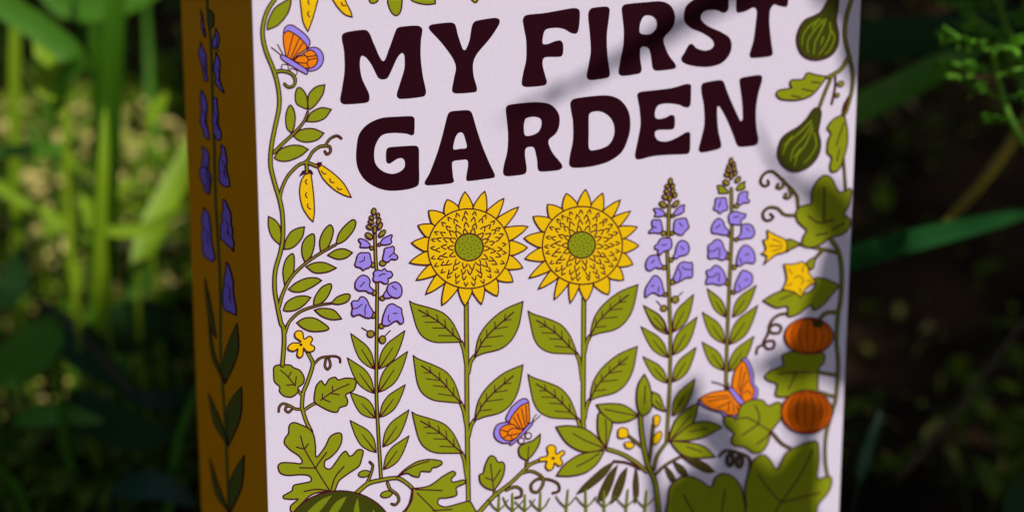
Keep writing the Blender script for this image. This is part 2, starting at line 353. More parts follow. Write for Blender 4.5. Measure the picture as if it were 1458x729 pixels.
spike('tallest printed spike of purple flowers below the last title letter', "1038.8,268 1039.5,300 1039.7,329 1037,391 1034.4,448 1032.5,500 1031.3,552",
 [('T',327,160,14,26),('T',348,190,13,24),('T',308,205,13,22),('T',352,222,14,22),('T',303,235,20,14,30),('T',292,270,20,16,30),('T',360,258,14,22,20),('T',328,280,13,28),('T',287,332,28,20,38),('T',380,308,17,28,38)],
 [("T:218,360 245,355 290,385 305,415 275,420 230,418 228,395", None, 'green'), ("T:440,325 432,350 440,370 425,388 380,395 370,385 390,350 410,335", None, 'green'),
  ("T:205,460 240,455 285,455 292,490 300,545 265,560 240,580 215,560 188,545 200,500", ["T:245,480 230,525"], None),
  ("T:395,420 455,402 462,420 455,450 475,480 465,495 430,495 400,512 378,500 385,450", None, None),
  ("T:310,590 335,570 375,562 400,575 445,585 440,610 410,630 405,665 375,670 320,660 308,630", ["T:350,610 390,600"], None),
  ("U:172,15 180,-8 205,-45 235,-55 265,-30 280,15 310,45 300,75 270,80 225,70 175,60", ["U:205,25 240,-5"], None),
  ("U:410,0 430,-8 470,-10 500,10 515,60 495,100 450,105 400,115 380,100 405,60", ["U:450,20 470,45"], None),
  ("U:145,160 170,145 195,120 225,112 255,135 275,190 295,220 285,260 260,280 210,262 170,268 145,262 145,210", ["U:150,205 190,205 220,180", "U:238,180 230,250"], None),
  ("U:375,320 370,280 390,210 420,165 450,158 485,180 510,215 520,275 505,305 470,300 440,300 400,325", ["U:440,235 470,230", "U:395,260 410,300"], None),
  ("U:130,365 165,350 195,320 225,325 255,350 285,415 280,460 235,478 180,465 130,470 128,440 138,410", ["U:140,412 185,410 215,380", "U:232,380 228,450"], None),
  ("U:355,520 360,470 385,410 410,365 440,360 490,390 498,440 480,475 440,500 390,530 365,535", ["U:435,435 460,432", "U:385,470 400,510"], None)],
 [('U',310,80,14),('U',370,115,16),('U',298,245,18,30),('U',355,335,16,20),('U',295,455,16,26),('U',348,535,18),('T',372,520,18)],
 [('U',138,505,288,735),('U',530,480,340,735),('V',393,50,508,212,1.1),('V',392,205,505,352,1.15),('V',680,15,535,217),('V',660,175,528,358)], [])

# ---- left vine with leaves, peas and branches
m = Motif()
leaves = ["C:118,172* 125,120 160,50 215,10 250,-5 255,20 235,80 180,145", "C:350,630* 290,600 280,550 290,510 310,505 340,540 352,590", "C:352,590* 360,540 400,500 450,488* 440,540 400,600 360,630",
 "C:345,700* 370,650 430,620 488,630* 450,680 400,700", "D:258,118* 232,90 225,30 235,-20 253,-43 272,-15 280,30 272,90", "D:270,135* 310,100 380,92 445,118* 410,155 350,170 300,160", "D:160,262* 190,215 250,190 310,190 355,212* 310,250 240,278 190,278",
 "E:110,275* 65,230 45,170 45,112* 80,130 110,170 118,230", "E:135,300* 140,260 170,205 210,180 252,172* 240,230 200,280 165,298",
 "E:140,515* 128,430 145,360 180,325 193,345 190,430 165,490", "E:255,375* 238,330 240,270 265,230 305,213 310,270 290,340", "E:345,315* 340,250 365,190 400,160 418,190 405,250 375,305",
 "E:435,268* 450,210 490,160 530,130 548,145 535,190 490,245 450,268", "E:385,335* 430,305 480,298 528,320* 490,350 440,357", "E:262,400* 310,378 370,378 435,408* 380,432 310,435",
 "E:160,530* 200,495 260,468 320,465 350,480* 300,515 240,543 190,545", "E:130,650* 150,605 200,575 250,568 288,578* 250,620 200,650 150,657",
 "E:305,625* 310,580 350,520 400,498 408,520 380,580 340,615", "E:405,612* 440,575 490,557 515,565 500,600 450,617", "E:310,650* 350,640 420,650 465,700* 410,705 350,685", "F:208,155* 250,130 310,130 370,165 392,190 360,203 290,205 240,185"]
for l in leaves: m.fill(l)
m.stems([("C:210,-70 165,-10 120,60 98,130 92,200 110,290 150,390 175,470 188,560 185,630 D:160,100 142,200 138,300 160,400 190,500 E:125,100 128,220 115,310 85,420 80,520 95,620 118,729 F:130,180 135,260 125,400", 7),
 ("D:158,228 210,175 280,110 330,50 352,-5", 6, 4.5), ("D:190,492 205,430 240,360 300,300 345,280 380,225 420,195 450,190", 5.6, 5), ("D:450,190 478,195 482,225 462,238 450,222", 4.6, 4), ("D:455,185 480,150 520,132 545,148", 4.6, 3.8),
 ("C:165,412 210,408 260,425 280,460 270,492 240,500 218,482", 6, 4.6), ("E:105,632 125,560 170,470 240,395 330,330 432,272", 6, 4.5), ("F:140,215 165,150 230,90 330,55 405,43", 5.6, 4),
 ("D:340,282 346,310 346,345", 6), ("D:345,285 385,300 405,308", 5.6)])
m.done('printed_vine', 'printed leafy vine running down the left border', front)
for lb, o, mk, cr in (('upper', None, None, None),):
    pass
def pod(txt, marks, crown, label):
    m = Motif(30); m.fill(txt, 'yellow', 1.9); m.line(marks, 1.8)
    if crown: m.fill(crown, 'line', 1.0)
    m.done('printed_pea_pod', label, front)
pod("D:345,345* 315,390 305,460 320,540 355,600 382,628* 390,570 385,470 370,350*", ["D:345,385 338,400 348,412", "D:345,460 338,475 348,490", "D:352,525 352,545 368,555"], "D:322,335* 303,366* 330,352 345,350 360,347 382,354* 368,330", 'lower printed yellow pod hanging straight down')
pod("D:410,320* 440,380 500,440 560,475 602,487* 560,410 500,350 430,300*", ["D:430,335 440,350 455,352", "D:478,380 485,400 502,402", "D:520,430 530,442 548,440"], "D:402,316* 400,300 408,288 432,286* 428,298 415,308", 'lower printed yellow pod slanting right')
pod("TOP:330,-40 330,80 345,160 375,217* 400,150 430,50 440,-40", ["TOP:385,-5 375,10 382,30", "TOP:380,80 372,95 385,118"], None, 'upper printed yellow pod pointing down')
pod("TOP:500,-60 540,-10 580,50 630,100 680,117* 670,80 640,20 610,-40", ["TOP:605,15 612,35 635,40"], None, 'upper printed yellow pod slanting right')
m = Motif()
for t in ("TOP:800,-20 800,10 820,24 845,18 860,0 850,-60", "TOP:930,-10 935,50 960,95 990,108 1015,80 1025,20 1020,-80", "TOP:1085,-5 1130,20 1200,32 1255,25* 1250,-10 1200,-50 1100,-50", "A:505,-30 520,0 535,10 545,-5 550,-40"): m.fill(t)
m.done('printed_leaf_cluster', 'printed leaves at the top edge above the title', front)

# ---- butterflies
def butterfly(parts, veins, body, extra, ant, label, base=0):
    m = Motif(base)
    for t, c in parts: m.fill(t, c, 1.8)
    m.line(veins, 1.5); m.fill(body, 'purple', 1.8)
    for e in extra: (m.ell(*e) if isinstance(e, tuple) else m.fill(e, 'paper', 1.6))
    m.line(ant, 1.5)
    m.done('printed_butterfly', label, front)
butterfly([("C:212,195 220,160 245,143 275,150 340,200 365,240 352,275 330,270 300,225 250,185 225,185", 'purple'), ("C:213,200 240,178 300,212 345,262 340,285 300,310 265,343 232,330 218,280 212,240", 'orange'),
  ("C:350,285 395,272 430,295 443,335 432,375 400,402 355,405 350,340", 'purple'), ("C:266,347 320,310 370,288 403,318 406,360 375,390 330,390 290,370", 'orange')],
 ["C:268,198 235,330", "C:303,222 252,338", "C:325,245 262,342", "C:330,310 345,325 400,320", "C:272,350 300,325 340,322 355,345 345,362 300,360 275,350", "C:355,345 400,335", "C:345,362 360,388"],
 "C:195,320 210,315 345,398 352,415 345,428 300,405 220,355 200,338", ["C:205,372 235,375 238,402 204,398", "C:252,395 290,408 283,432 255,420"], ["C:200,318 142,272", "C:208,310 178,255"], 'upper left printed butterfly with orange and lilac wings', 5)
butterfly([("Q:118,170 150,115 200,75 230,70 247,92 240,112 205,116 165,156 140,190 125,205 115,190", 'purple'), ("Q:245,92* 250,150 247,205 210,245 170,235 135,205 165,148 205,108", 'orange'),
  ("Q:45,270 60,225 95,208 135,212 130,260 150,318 135,325 95,325 60,305", 'purple'), ("Q:80,250 105,225 150,217 185,240 215,255 190,285 150,308 115,310 85,285", 'orange')],
 ["Q:230,110 235,210", "Q:205,130 225,225", "Q:180,155 210,240", "Q:158,178 195,238", "Q:88,250 125,258 150,240 190,245", "Q:125,258 128,280 190,270", "Q:128,280 100,295", "Q:140,280 150,300"],
 "Q:135,325 180,290 245,215 268,205 262,225 200,290 145,337", [('Q', 202, 312, 17, 17, 0, 'paper'), ('Q', 243, 283, 18, 18, 0, 'paper')], ["Q:268,205 275,180 290,160", "Q:270,205 312,165"], 'printed orange butterfly below the sunflowers', 60)
butterfly([("V:598,288 620,290 638,315 655,370 658,420 677,445 677,480 662,500 635,510 600,470 590,350", 'purple'), ("V:600,297* 618,320 635,370 643,420 660,450 655,485 640,505 610,520 580,500 548,450 548,400 565,340", 'orange'),
  ("V:372,500 420,490 500,520 580,545 582,575 570,595 545,602 505,592 490,572 420,550 378,525", 'purple'), ("V:375,500* 400,480 450,462 530,455 555,490 585,530 583,562 560,582 515,578 500,562 450,553 400,528", 'orange')],
 ["V:595,330 575,450", "V:612,360 585,460", "V:625,400 590,465 600,500", "V:600,470 625,455 645,475", "V:410,490 520,480", "V:420,510 535,490", "V:470,545 545,505", "V:530,520 525,565", "V:550,520 555,570", "V:568,530 575,560"],
 "V:525,445 545,440 615,525 600,532 570,510", [], ["V:440,408 480,418 525,440", "V:530,440 525,415"], 'largest printed butterfly with spread orange wings on the right', 80)

# ---- lower left vine
m = Motif()
m.stems([("F:270,325 298,380 300,400 290,440 265,510 245,560 238,640 G:240,130 262,200 292,262", 6.5), ("F:300,402 340,362 380,352 430,350 455,362 458,385", 4.6, 3.8), ("F:378,356 370,405 385,425 402,402 393,362", 4.2), ("F:240,655 200,652 170,635 130,622 108,640 104,668", 5, 4),
  ("F:182,640 152,638 142,658 160,672 180,655", 4.2), ("F:250,660 290,632 325,615", 5.4), ("F:205,535 240,575", 5.4)])
m.fill("F:78,410 110,398 170,400 190,415 225,430 250,470 245,505 215,530 215,555 180,583 135,578 108,550 110,525 80,495 75,450")
m.line(["F:115,430 150,460 200,520", "F:160,470 175,440", "F:150,515 192,512", "F:205,465 200,512"], 1.8)
m.fill("F:335,500 350,490 370,515 395,480 430,470 445,485 490,475 540,480 550,500 535,545 490,570 500,600 495,630 455,645 440,670 400,665 340,635 310,610 310,570 320,520")
m.line(["F:345,602 420,550 510,508", "F:355,590 355,565", "F:415,552 412,520", "F:400,562 450,570", "F:360,595 400,612"], 1.8)
m.done('printed_squash_vine', 'printed vine with curling tendrils at lower left', front)
def flower(txt, dot, label, base=90, c='gold', marks=None):
    m = Motif(base); m.fill(txt, c, 1.9)
    if dot: m.ell(*dot, 0, 'line', 0)
    if marks: m.line(marks, 1.4)
    m.done('printed_blossom', label, front)
flower("F:230,262 200,240 195,215 215,200 240,210 248,248 280,232 297,250 285,278 305,290 308,310 285,322 260,318 245,300 240,345 220,355 208,340 212,305 190,318 160,310 158,290 185,270 210,272", ('F', 230, 281, 9, 9), 'printed yellow four petalled blossom by the left border')
flower("Q:350,350 375,335 400,350 402,388 440,368 452,385 428,408 440,440 420,458 393,440 385,470 360,482 342,460 348,430 310,430 308,410 348,400 356,385", ('Q', 385, 412, 10, 9), 'small printed yellow blossom right of the lower butterfly')
m = Motif(20)
m.fill("G:165,225 190,208 230,220 280,245 305,280 315,340 318,405 340,390 375,340 400,290 440,268 465,275 465,320 440,370 400,410 370,430 370,465 400,475 430,440 465,390 490,373 510,400 530,395 560,365 590,372 580,420 565,460 500,505 450,545 425,600 385,604 300,620 230,680 190,725 172,715 175,685 215,650 180,650 135,645 130,630 180,600 190,570 230,560 290,545 280,515 230,508 160,512 115,500 100,460 120,440 180,440 230,445 240,430 220,400 170,365 138,330 140,300 160,270")
m.line(["G:230,285 250,355 315,470 400,604", "G:205,348 250,358 272,332", "G:225,468 315,470", "G:380,380 330,445 318,470", "G:480,460 430,520 405,595", "G:250,605 320,592 390,600"], 2)
m.done('printed_lobed_leaf', 'printed deeply lobed leaf above the melon', front)
m = Motif(45)
m.ell('G', 455, 860, 312, 260, 0, 'dgreen', 2.2)
for t in ("G:410,625* 350,650 300,690 255,740 230,800 290,800 330,730 370,680", "G:495,632* 440,660 400,710 370,780 420,790 440,730 470,680", "G:558,640* 540,690 532,780 565,790 568,720", "G:645,705* 650,800 690,800 665,740"):
    m.fill(t, 'ygreen', 0)
m.done('printed_melon', 'printed striped green melon at the bottom left', front)
m = Motif(40)
m.stems([("K:108,612 170,560 230,542 340,527 400,560 432,592", 7.5, 6), ("K:165,560 188,505 200,455 182,434", 5.4, 4), ("K:285,555 300,590 340,622 350,655 330,680 308,675", 5.2, 4)])
m.ell('K', 150, 502, 34, 19, -10, 'green'); m.ell('K', 278, 620, 34, 19, -12, 'green')
m.fill("K:335,525* 380,480 450,435 520,420 590,428 598,445 570,462 540,470 530,490 475,490 465,520 430,515 400,500 360,510")
m.line("K:360,505 430,460 520,430", 1.8)
m.fill("N:60,595* 150,580 230,525 280,500 295,515 270,545 280,560 340,548 348,565 300,590 300,630 250,645 205,650 200,680 240,695 320,675 370,665 395,700 410,729 420,800 -80,800 0,729 40,680")
m.line(["N:75,600 220,605", "N:85,620 180,715 240,790", "N:170,715 275,708", "N:62,600 55,660 10,740"], 2)
m.done('printed_melon_vine', 'printed vine and broad leaf right of the melon', front)
m = Motif(60)
m.stems([("N:410,740 500,640 600,560 700,465 760,440", 7.4, 5), ("N:505,598 510,628", 5), ("N:572,602 620,585 652,600 652,635 622,645", 5, 4), ("Q:200,500 260,487 318,515 330,555 300,605 265,600 262,562 300,532 370,537 415,560 420,600 385,613", 5, 4), ("Q:232,455 300,425", 4.6), ("Q:232,450 238,420", 5)])
m.fill("N:475,425 490,415 510,425 525,450 550,450 562,470 555,520 530,570 500,600 460,590 430,560 425,520 445,510 455,470")
m.line(["N:485,460 500,590", "N:455,535 498,550", "N:540,490 502,550"], 1.8)
m.fill("Q:235,425* 195,400 190,350 230,325 270,310 312,273* 305,330 270,390"); m.line("Q:240,415 245,345", 1.6)
m.done('printed_tendril', 'printed vine with curling tendrils under the lower butterfly', front)
m = Motif(120)
rr = random.Random(3)
for k, x in enumerate((707, 728, 745, 766, 803, 832, 858, 888, 915)):
    y = 717 if k < 4 else 712
    h = 26 + rr.uniform(-3, 5)
    m.line(["%f,%f %f,%f" % (x, y+22, x+rr.uniform(-1, 4), y-h*.6)], 4, 'ygreen', w2=2.2)
    for sx in (-1, 1): m.line(["%f,%f %f,%f %f,%f" % (x, y+8, x+sx*8, y+1, x+sx*14, y-8+rr.uniform(-3, 3))], 2.6, 'sgreen', w2=1.8)
m.done('printed_seedlings', 'row of small printed seedlings along the bottom', front)

# ---- bean plant
m = Motif(70)
m.stems([("W:402,150 412,280 440,430 460,480 490,560 508,729 510,800", 7.5, 8), ("W:555,318 500,400 482,475", 5.4), ("W:212,360 290,385 370,430 440,490", 6.4), ("W:640,400 550,450 490,505", 4.6), ("W:250,430 330,440 400,475", 4), ("W:330,280 380,320 415,350", 4.8), ("W:476,222 470,300 455,430", 4.8)])
for t, v in (("W:150,105* 220,98 300,105 360,140 390,170* 330,200 250,205 190,165", "W:195,130 290,150 380,168"), ("W:165,150 210,180 240,210 225,280 205,355* 165,290 155,220", "W:200,190 205,250 202,340"),
  ("Q:403,232* 470,225 560,240 630,285 685,352* 620,375 540,370 460,320", "Q:500,270 570,310 670,350"), ("Q:405,512* 450,450 530,395 610,375 680,368* 640,440 570,495 480,515", "Q:520,460 580,430 650,385"),
  ("V:90,370* 60,420 50,490 60,560 80,588* 120,560 130,500 115,420", "V:95,430 90,520"), ("W:470,30* 510,50 530,100 547,142* 500,125 465,90", "W:490,80 520,120"),
  ("X:250,95* 180,130 120,190 90,260 80,312* 150,290 200,240 230,180", "X:200,170 140,240 95,300"), ("X:385,235* 320,205 240,205 170,240 90,312* 180,310 280,290", "X:300,240 200,260"),
  ("X:345,405* 290,350 220,325 85,312* 140,380 210,410", "X:270,375 180,345")):
    m.fill(t); m.line(v, 1.8)
for t in ("W:250,430* 180,470 80,560 35,617* 100,590 190,520 240,450", "W:270,450* 220,500 170,600 155,662* 200,640 240,560", "W:325,465* 290,500 250,590 235,672* 280,630 310,550", "W:375,470* 363,560 370,672* 390,620 387,520",
          "X:58,455* 70,500 95,545 118,540 95,490", "X:105,428* 130,480 165,515 190,515 160,460", "X:345,490* 290,440 220,410 150,400* 230,460 300,495"): m.fill(t, 'pod', 1.2)  # last shape is a green leaf, its shade painted in as dark ink
for t in ("W:275,245 300,235 325,245 330,280 310,295 275,290", "W:310,322 345,318 365,335 350,355 320,350", "W:478,170 505,165 515,185 500,225 480,225", "W:475,290 500,262 520,260 520,295 495,330 475,325"): m.fill(t, 'gold', 1.6)
m.done('printed_bean_plant', 'printed bean plant with dark hanging pods and yellow buds', front)

# ---- right border
m = Motif(100)
m.fill("X:395,185 420,170 470,175 495,110 560,75 620,80 650,110 700,90 725,100 729,170 690,230 660,265* 655,310 620,370 570,382 520,350 450,335 440,300 455,270 410,230")
m.line(["X:455,190 530,180 595,215 660,255", "X:575,110 598,160 595,212", "X:500,280 560,240 592,218", "X:585,330 640,290 662,260"], 2)
m.stems([("X:672,262 729,325 AC:250,352", 4.6)])
m.stems([("X:370,400 410,368 480,382 545,420 530,600", 4.4)]); m.stems([('X:446,376 420,400 414,435 430,456 446,436 444,380', 5.4), ('X:498,390 474,412 470,446 484,464 500,446 500,396', 5.4)], 'sgreen')
m.done('printed_round_leaf', 'printed rounded leaf under the largest butterfly', front)
m = Motif(130)
m.fill("X:80,800 75,650 85,580 130,530 190,515 260,540 322,578 350,520 400,500 460,530 500,600 520,729 520,800"); m.line(["X:160,620 220,729", "X:400,590 380,729"], 2)
m.fill("AC:-30,800 -5,700 -10,600 5,520 30,440 65,400 105,395 140,430 175,475 230,380 300,340 390,312 410,330 415,420 405,525 450,520 485,520 485,570 460,620 410,680 400,740 390,800")
m.line(["AC:380,360 300,520 200,660 130,780", "AC:420,610 300,640 200,665", "AC:60,500 120,580 190,660"], 2)
m.done('printed_squash_leaves', 'large printed leaves at the bottom right corner', front)
m = Motif(40)
m.stems([("Y:625,-60 605,0 575,110 568,210 590,310 612,420 608,520 585,610 572,650", 6.6, 5), ("Y:585,335 545,398 470,445", 6), ("Y:485,455 450,540 418,625", 5.2), ("Y:512,440 512,500 492,598", 3.6), ("Z:565,120 548,300 560,400 572,565", 4.6), ("Z:605,10 565,80 555,140", 4),
  ("AA:450,60 470,210 530,310 550,430 545,580 AB:530,100 520,250 530,400 515,600 AC:500,130 460,280 455,420 470,525", 6.8, 5), ("AA:520,320 440,300 370,285 300,270", 5.4), ("AA:440,305 385,365", 5), ("AB:420,140 460,100 520,97", 6), ("AB:410,440 515,458", 5.4), ("AC:425,35 500,58", 5.4),
  ("Z:298,665 290,600 240,540 200,500 150,460 105,472 82,515 100,543 128,535 124,512", 5, 4), ("AA:285,105 220,100 180,65 130,60 97,90 102,125 130,135 155,115 138,97", 5, 4),
  ("AB:238,102 190,110 150,140 130,190 150,215 190,212 200,180 170,165 140,180 120,230 100,270 120,305 155,300 160,265 130,260 90,285 65,300 58,335", 4.4, 3.6)])
m.ell('Y', 543, 482, 17, 15, -30, 'green'); m.ell('Y', 522, 548, 13, 11, -30, 'green'); m.stems([('Z:212,508 214,535 196,556 176,550 182,532', 5, 4.4), ('Z:250,556 258,590 240,612 220,606 228,588', 5, 4.4)])
m.fill("Y:462,440* 400,430 350,420 325,455 260,460 250,485 260,505 185,520 172,545 200,570 290,575 370,550 420,500"); m.line(["Y:420,475 375,472", "Y:385,525 320,512", "Y:310,560 260,550"], 2)
m.fill("Z:550,135* 500,160 465,210 485,240 470,280 465,350 490,380 480,430 490,462 530,450 560,380 580,300 580,220 565,150"); m.line(["Z:560,180 515,310", "Z:535,330 520,400"], 1.8)
m.fill("Z:375,640 380,570 410,510 450,482 490,500 535,578 600,560 598,620 AA:590,50 560,100 595,125 590,180 550,215 480,235 430,270 360,290 320,270 330,220 345,190 295,140 285,90 310,55 370,40")
m.line(["Z:447,550 445,729 AA:450,140", "AA:355,110 420,148 500,130", "AA:560,150 490,190", "AA:400,220 465,205"], 2.4)
m.fill("AA:95,595* 160,555 230,535 300,560 370,540 400,500 395,465 470,475 535,510* 490,560 450,610 390,650 370,620 300,670 240,685 235,630 170,635"); m.line("AA:190,590 260,560", 1.8)
m.fill("AB:105,465 140,430 210,400 205,345 250,325 310,320 440,330 445,380 415,420 410,500 400,560 300,560 240,580 170,575 175,510 130,490"); m.line(["AB:180,450 280,440 400,440", "AB:240,540 285,445"], 2)
m.done('printed_squash_border', 'printed squash vine running down the right border', front)
def gourd(txt, stripes, label):
    m = Motif(110); m.fill(txt, 'dgreen', 2.2)
    m.line(stripes, 2.6, 'ygreen', w2=1.6)
    m.done('printed_gourd', label, front)
gourd("Y:430,65 480,-20 500,-60 530,-60 522,60 515,120 528,200 520,270 480,320 400,342 330,320 295,260 295,190 330,120 390,90",
  ["Y:420,110 360,150 325,200 318,260", "Y:440,115 385,180 350,240 352,300", "Y:455,110 430,170 395,240 385,310", "Y:478,130 480,200 440,280 415,315", "Y:490,180 505,220 475,290 450,310", "Y:400,130 375,165", "Y:440,215 425,255"], 'upper printed striped gourd beside the title')
gourd("Z:385,100 410,95 428,120 420,180 412,230 425,300 410,370 360,430 280,460 215,430 182,370 190,300 220,250 300,200 350,150",
  ["Z:370,170 300,240 240,290 205,360", "Z:375,190 330,260 270,330 250,400", "Z:380,210 340,300 290,370 275,430", "Z:388,240 400,310 360,380 330,410", "Z:260,260 215,310", "Z:310,330 270,380"], 'lower printed striped gourd hanging on its stalk')
flower("AA:118,190* 160,215 225,250 225,310 170,330 100,385* 115,340 85,325* 110,300 95,245* 120,240", None, 'printed yellow trumpet blossom facing left', 110, 'gold', ["AA:150,240 200,262", "AA:130,280 205,280", "AA:145,310 200,295"])
m = Motif(105); m.fill("AA:225,250 260,245 302,270 260,295 225,312"); m.fill("AA:345,378 392,348 382,410 360,410"); m.done('printed_bud', 'small printed green flower base by the right border', front)
flower("AA:215,385* 265,385 320,370* 350,400 360,440 400,490* 350,515 310,575* 270,545 205,530* 230,470", None, 'printed yellow star shaped blossom', 120, 'gold', ["AA:240,410 260,440", "AA:325,395 320,430", "AA:275,465 300,452 325,475 315,500", "AA:375,485 345,480", "AA:310,550 305,520", "AA:235,510 260,495"])
def pumpkin(tile, cx, cy, rx, ry, label):
    m = Motif(135); m.ell(tile, cx, cy, rx, ry, 0, 'pumpkin', 2.2)
    ox, oy, sc = TILES[tile]
    for f in (-.72, -.4, -.08, .26, .6, .84):
        p = [(ox+(cx+rx*f*math.cos(t))/sc, oy+(cy+ry*.94*math.sin(t))/sc, False) for t in [R(a) for a in range(-78, 79, 12)]]
        m.rib(p, 1.8, 'darkpump')
    return m
m = pumpkin('AB', 357, 231, 139, 104, ''); m.fill("AB:375,140 395,150 420,140 435,165 415,180 385,172", 'dgreen', 1.4); m.done('printed_pumpkin', 'upper printed orange pumpkin on the right border', front)
pumpkin('AC', 345, 146, 146, 125, '').done('printed_pumpkin', 'lower printed orange pumpkin on the right border', front)

m = Motif(5)
for k, x in enumerate(range(590, 1130, 38)):
    lleaf(m, 'PX', x+16, -104+(k % 3)*7, x-10, -66, flip=bool(k % 2), wd=1.3)
m.stems([("PX:380,-60 470,-50 560,-62 660,-55 800,-70 950,-62 1080,-76 1190,-66", 6)])
m.done('printed_garland', 'printed leafy garland along the top edge', front)
m = Motif(200)
m.fill("PX:392,765* 470,748 560,757 660,745 760,756 860,748 960,758 1060,746 1184,764* 1172,1010* 402,1010*", 'green', 2)
m.done('printed_lawn', 'printed green strip along the bottom edge', front)
# ---- side panel flower spike
m = Motif(0, True)
m.line(["SA:148,-60 152,60 165,180 170,330 175,480 180,620 SB:185,120 195,300 205,480 SC:200,80 215,300 235,729 240,800"], 4.4, 'sgreen')
for t in ("SA:118,42* 132,80 148,150 140,160 122,110", "SA:190,125* 203,150 198,205 180,212 170,180", "SA:120,182* 135,220 152,290 153,350 140,350 125,290 113,230", "SA:183,225* 205,250 210,300 205,330 225,400* 205,385 190,370 180,300",
          "SA:123,388* 145,440 150,520 163,605 140,580 120,530", "SA:170,420* 190,425 200,520 215,590 195,605 178,570", "SA:130,635* 150,650 160,729 168,800 150,820 125,780", "SA:212,628* 230,650 240,740 255,800 235,805 200,780",
          "SB:130,165* 155,190 170,300 185,385 165,400 132,360 125,250", "SB:222,132* 245,170 260,240 272,355* 235,325 208,300 215,200", "SB:235,400* 262,470 280,635* 250,620 215,600 220,500", "SB:122,0 150,0 165,80 160,110 125,60"):
    q = spline(parse(t), True, 7); cx_ = sum(a[0] for a in q)/len(q)
    q = [(cx_ + (a[0]-cx_)*.9 + rnd.uniform(-1.3, 1.3), a[1] + rnd.uniform(-1, 1), False) for a in q]
    cy_ = sum(a[1] for a in q)/len(q); m.fill('', 'dpurple', 1.8, raw=q)
    m.line(["PX:%f,%f %f,%f %f,%f" % (cx_-2, cy_-9, cx_+1.5, cy_, cx_-.5, cy_+10), "PX:%f,%f %f,%f" % (cx_+1, cy_+6, cx_+3, cy_+16)], 1.3)
for t in ("SA:162,40* 178,60 178,110 165,120 155,90", "SC:270,-60* 275,60 222,190* 215,80", "SC:290,205* 285,330 235,450* 230,290", "SC:300,490* 290,620 242,729* 240,600", "SC:150,-90* 175,60 222,195* 165,80", "SC:150,230* 195,330 235,455* 175,360", "SC:155,500* 195,620 240,735* 180,650",
          "SB:140,470* 165,580 190,729 170,700 150,600"):
    m.fill(t, 'sgreen', 1.2)
m.done('printed_flower_spike', 'printed purple flower spike on the orange side', side)
# ------------------------------------------------------------------ light
SUN_AZ, SUN_EL = R(35), R(41)      # azimuth to the right of the direction towards the camera
S = Vector((math.sin(SUN_AZ)*math.cos(SUN_EL), -math.cos(SUN_AZ)*math.cos(SUN_EL), math.sin(SUN_EL)))
sd = bpy.data.lights.new('sun', 'SUN'); sd.energy = 4.2; sd.angle = R(.8); sd.color = (1, .97, .87)
so = bpy.data.objects.new('sun', sd); so.rotation_euler = S.to_track_quat('Z', 'Y').to_euler(); so.location = (1, -1, 2); link(so)
w = bpy.data.worlds.new('World'); scene.world = w; w.use_nodes = True
nt = w.node_tree; sk = nt.nodes.new('ShaderNodeTexSky'); sk.sky_type = 'NISHITA'; sk.sun_disc = False
sk.sun_elevation = SUN_EL; sk.sun_rotation = math.atan2(S.x, S.y)
nt.links.new(sk.outputs[0], nt.nodes['Background'].inputs[0]); nt.nodes['Background'].inputs[1].default_value = 0.115
scene.view_settings.view_transform = 'Standard'; scene.view_settings.look = 'None'
scene.view_settings.exposure = -0.30; scene.view_settings.gamma = 1
cam_d.dof.use_dof = True
cam_d.dof.focus_distance = 0.371
cam_d.dof.aperture_fstop = 6.2; cam_d.dof.aperture_blades = 7
# ------------------------------------------------------------------ natural materials
def leafmat(name, c1, c2, rough=.5, trans=.3, scale=30, spec=.35):
    m, nt, bs = principled(name)
    geo = nt.nodes.new('ShaderNodeNewGeometry'); no = nt.nodes.new('ShaderNodeTexNoise'); tc = nt.nodes.new('ShaderNodeTexCoord')
    no.inputs['Scale'].default_value = scale; no.inputs['Detail'].default_value = 4
    nt.links.new(tc.outputs['Object'], no.inputs['Vector'])
    ad = nt.nodes.new('ShaderNodeMath'); ad.operation = 'MULTIPLY_ADD'; ad.inputs[1].default_value = .6
    nt.links.new(geo.outputs['Random Per Island'], ad.inputs[0]); 
    mu = nt.nodes.new('ShaderNodeMath'); mu.operation = 'MULTIPLY'; mu.inputs[1].default_value = .4
    nt.links.new(no.outputs['Fac'], mu.inputs[0]); nt.links.new(mu.outputs[0], ad.inputs[2])
    mx = nt.nodes.new('ShaderNodeMix'); mx.data_type = 'RGBA'; mx.inputs[6].default_value = (*c1, 1); mx.inputs[7].default_value = (*c2, 1)
    nt.links.new(ad.outputs[0], mx.inputs[0]); nt.links.new(mx.outputs[2], bs.inputs['Base Color'])
    bs.inputs['Roughness'].default_value = rough; bs.inputs['Specular IOR Level'].default_value = spec
    if trans:
        tr = nt.nodes.new('ShaderNodeBsdfTranslucent'); ms = nt.nodes.new('ShaderNodeMixShader'); ms.inputs[0].default_value = trans
        nt.links.new(mx.outputs[2], tr.inputs[0]); nt.links.new(bs.outputs[0], ms.inputs[1]); nt.links.new(tr.outputs[0], ms.inputs[2])
        nt.links.new(ms.outputs[0], nt.nodes['Material Output'].inputs[0])
    return m
M_blade = leafmat('grass_blade', (.04, .15, .004), (.10, .28, .008))
M_bright = leafmat('young_grass', (.14, .36, .008), (.38, .50, .012))
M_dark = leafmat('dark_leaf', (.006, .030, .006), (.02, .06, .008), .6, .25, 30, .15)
M_cover = leafmat('ground_cover', (.018, .06, .005), (.18, .24, .012), .6, .3, 30, .15)
M_dry = leafmat('dry_leaf', (.30, .17, .05), (.62, .50, .22), .7, .15)
M_yel = leafmat('yellowed_leaf', (.55, .46, .04), (.85, .66, .30), .6, .2)
M_litter = leafmat('litter', (.10, .17, .01), (.8, .66, .13), .7, .15, 60)
M_feather = leafmat('feathery_leaf', (.10, .32, .02), (.2, .48, .03))
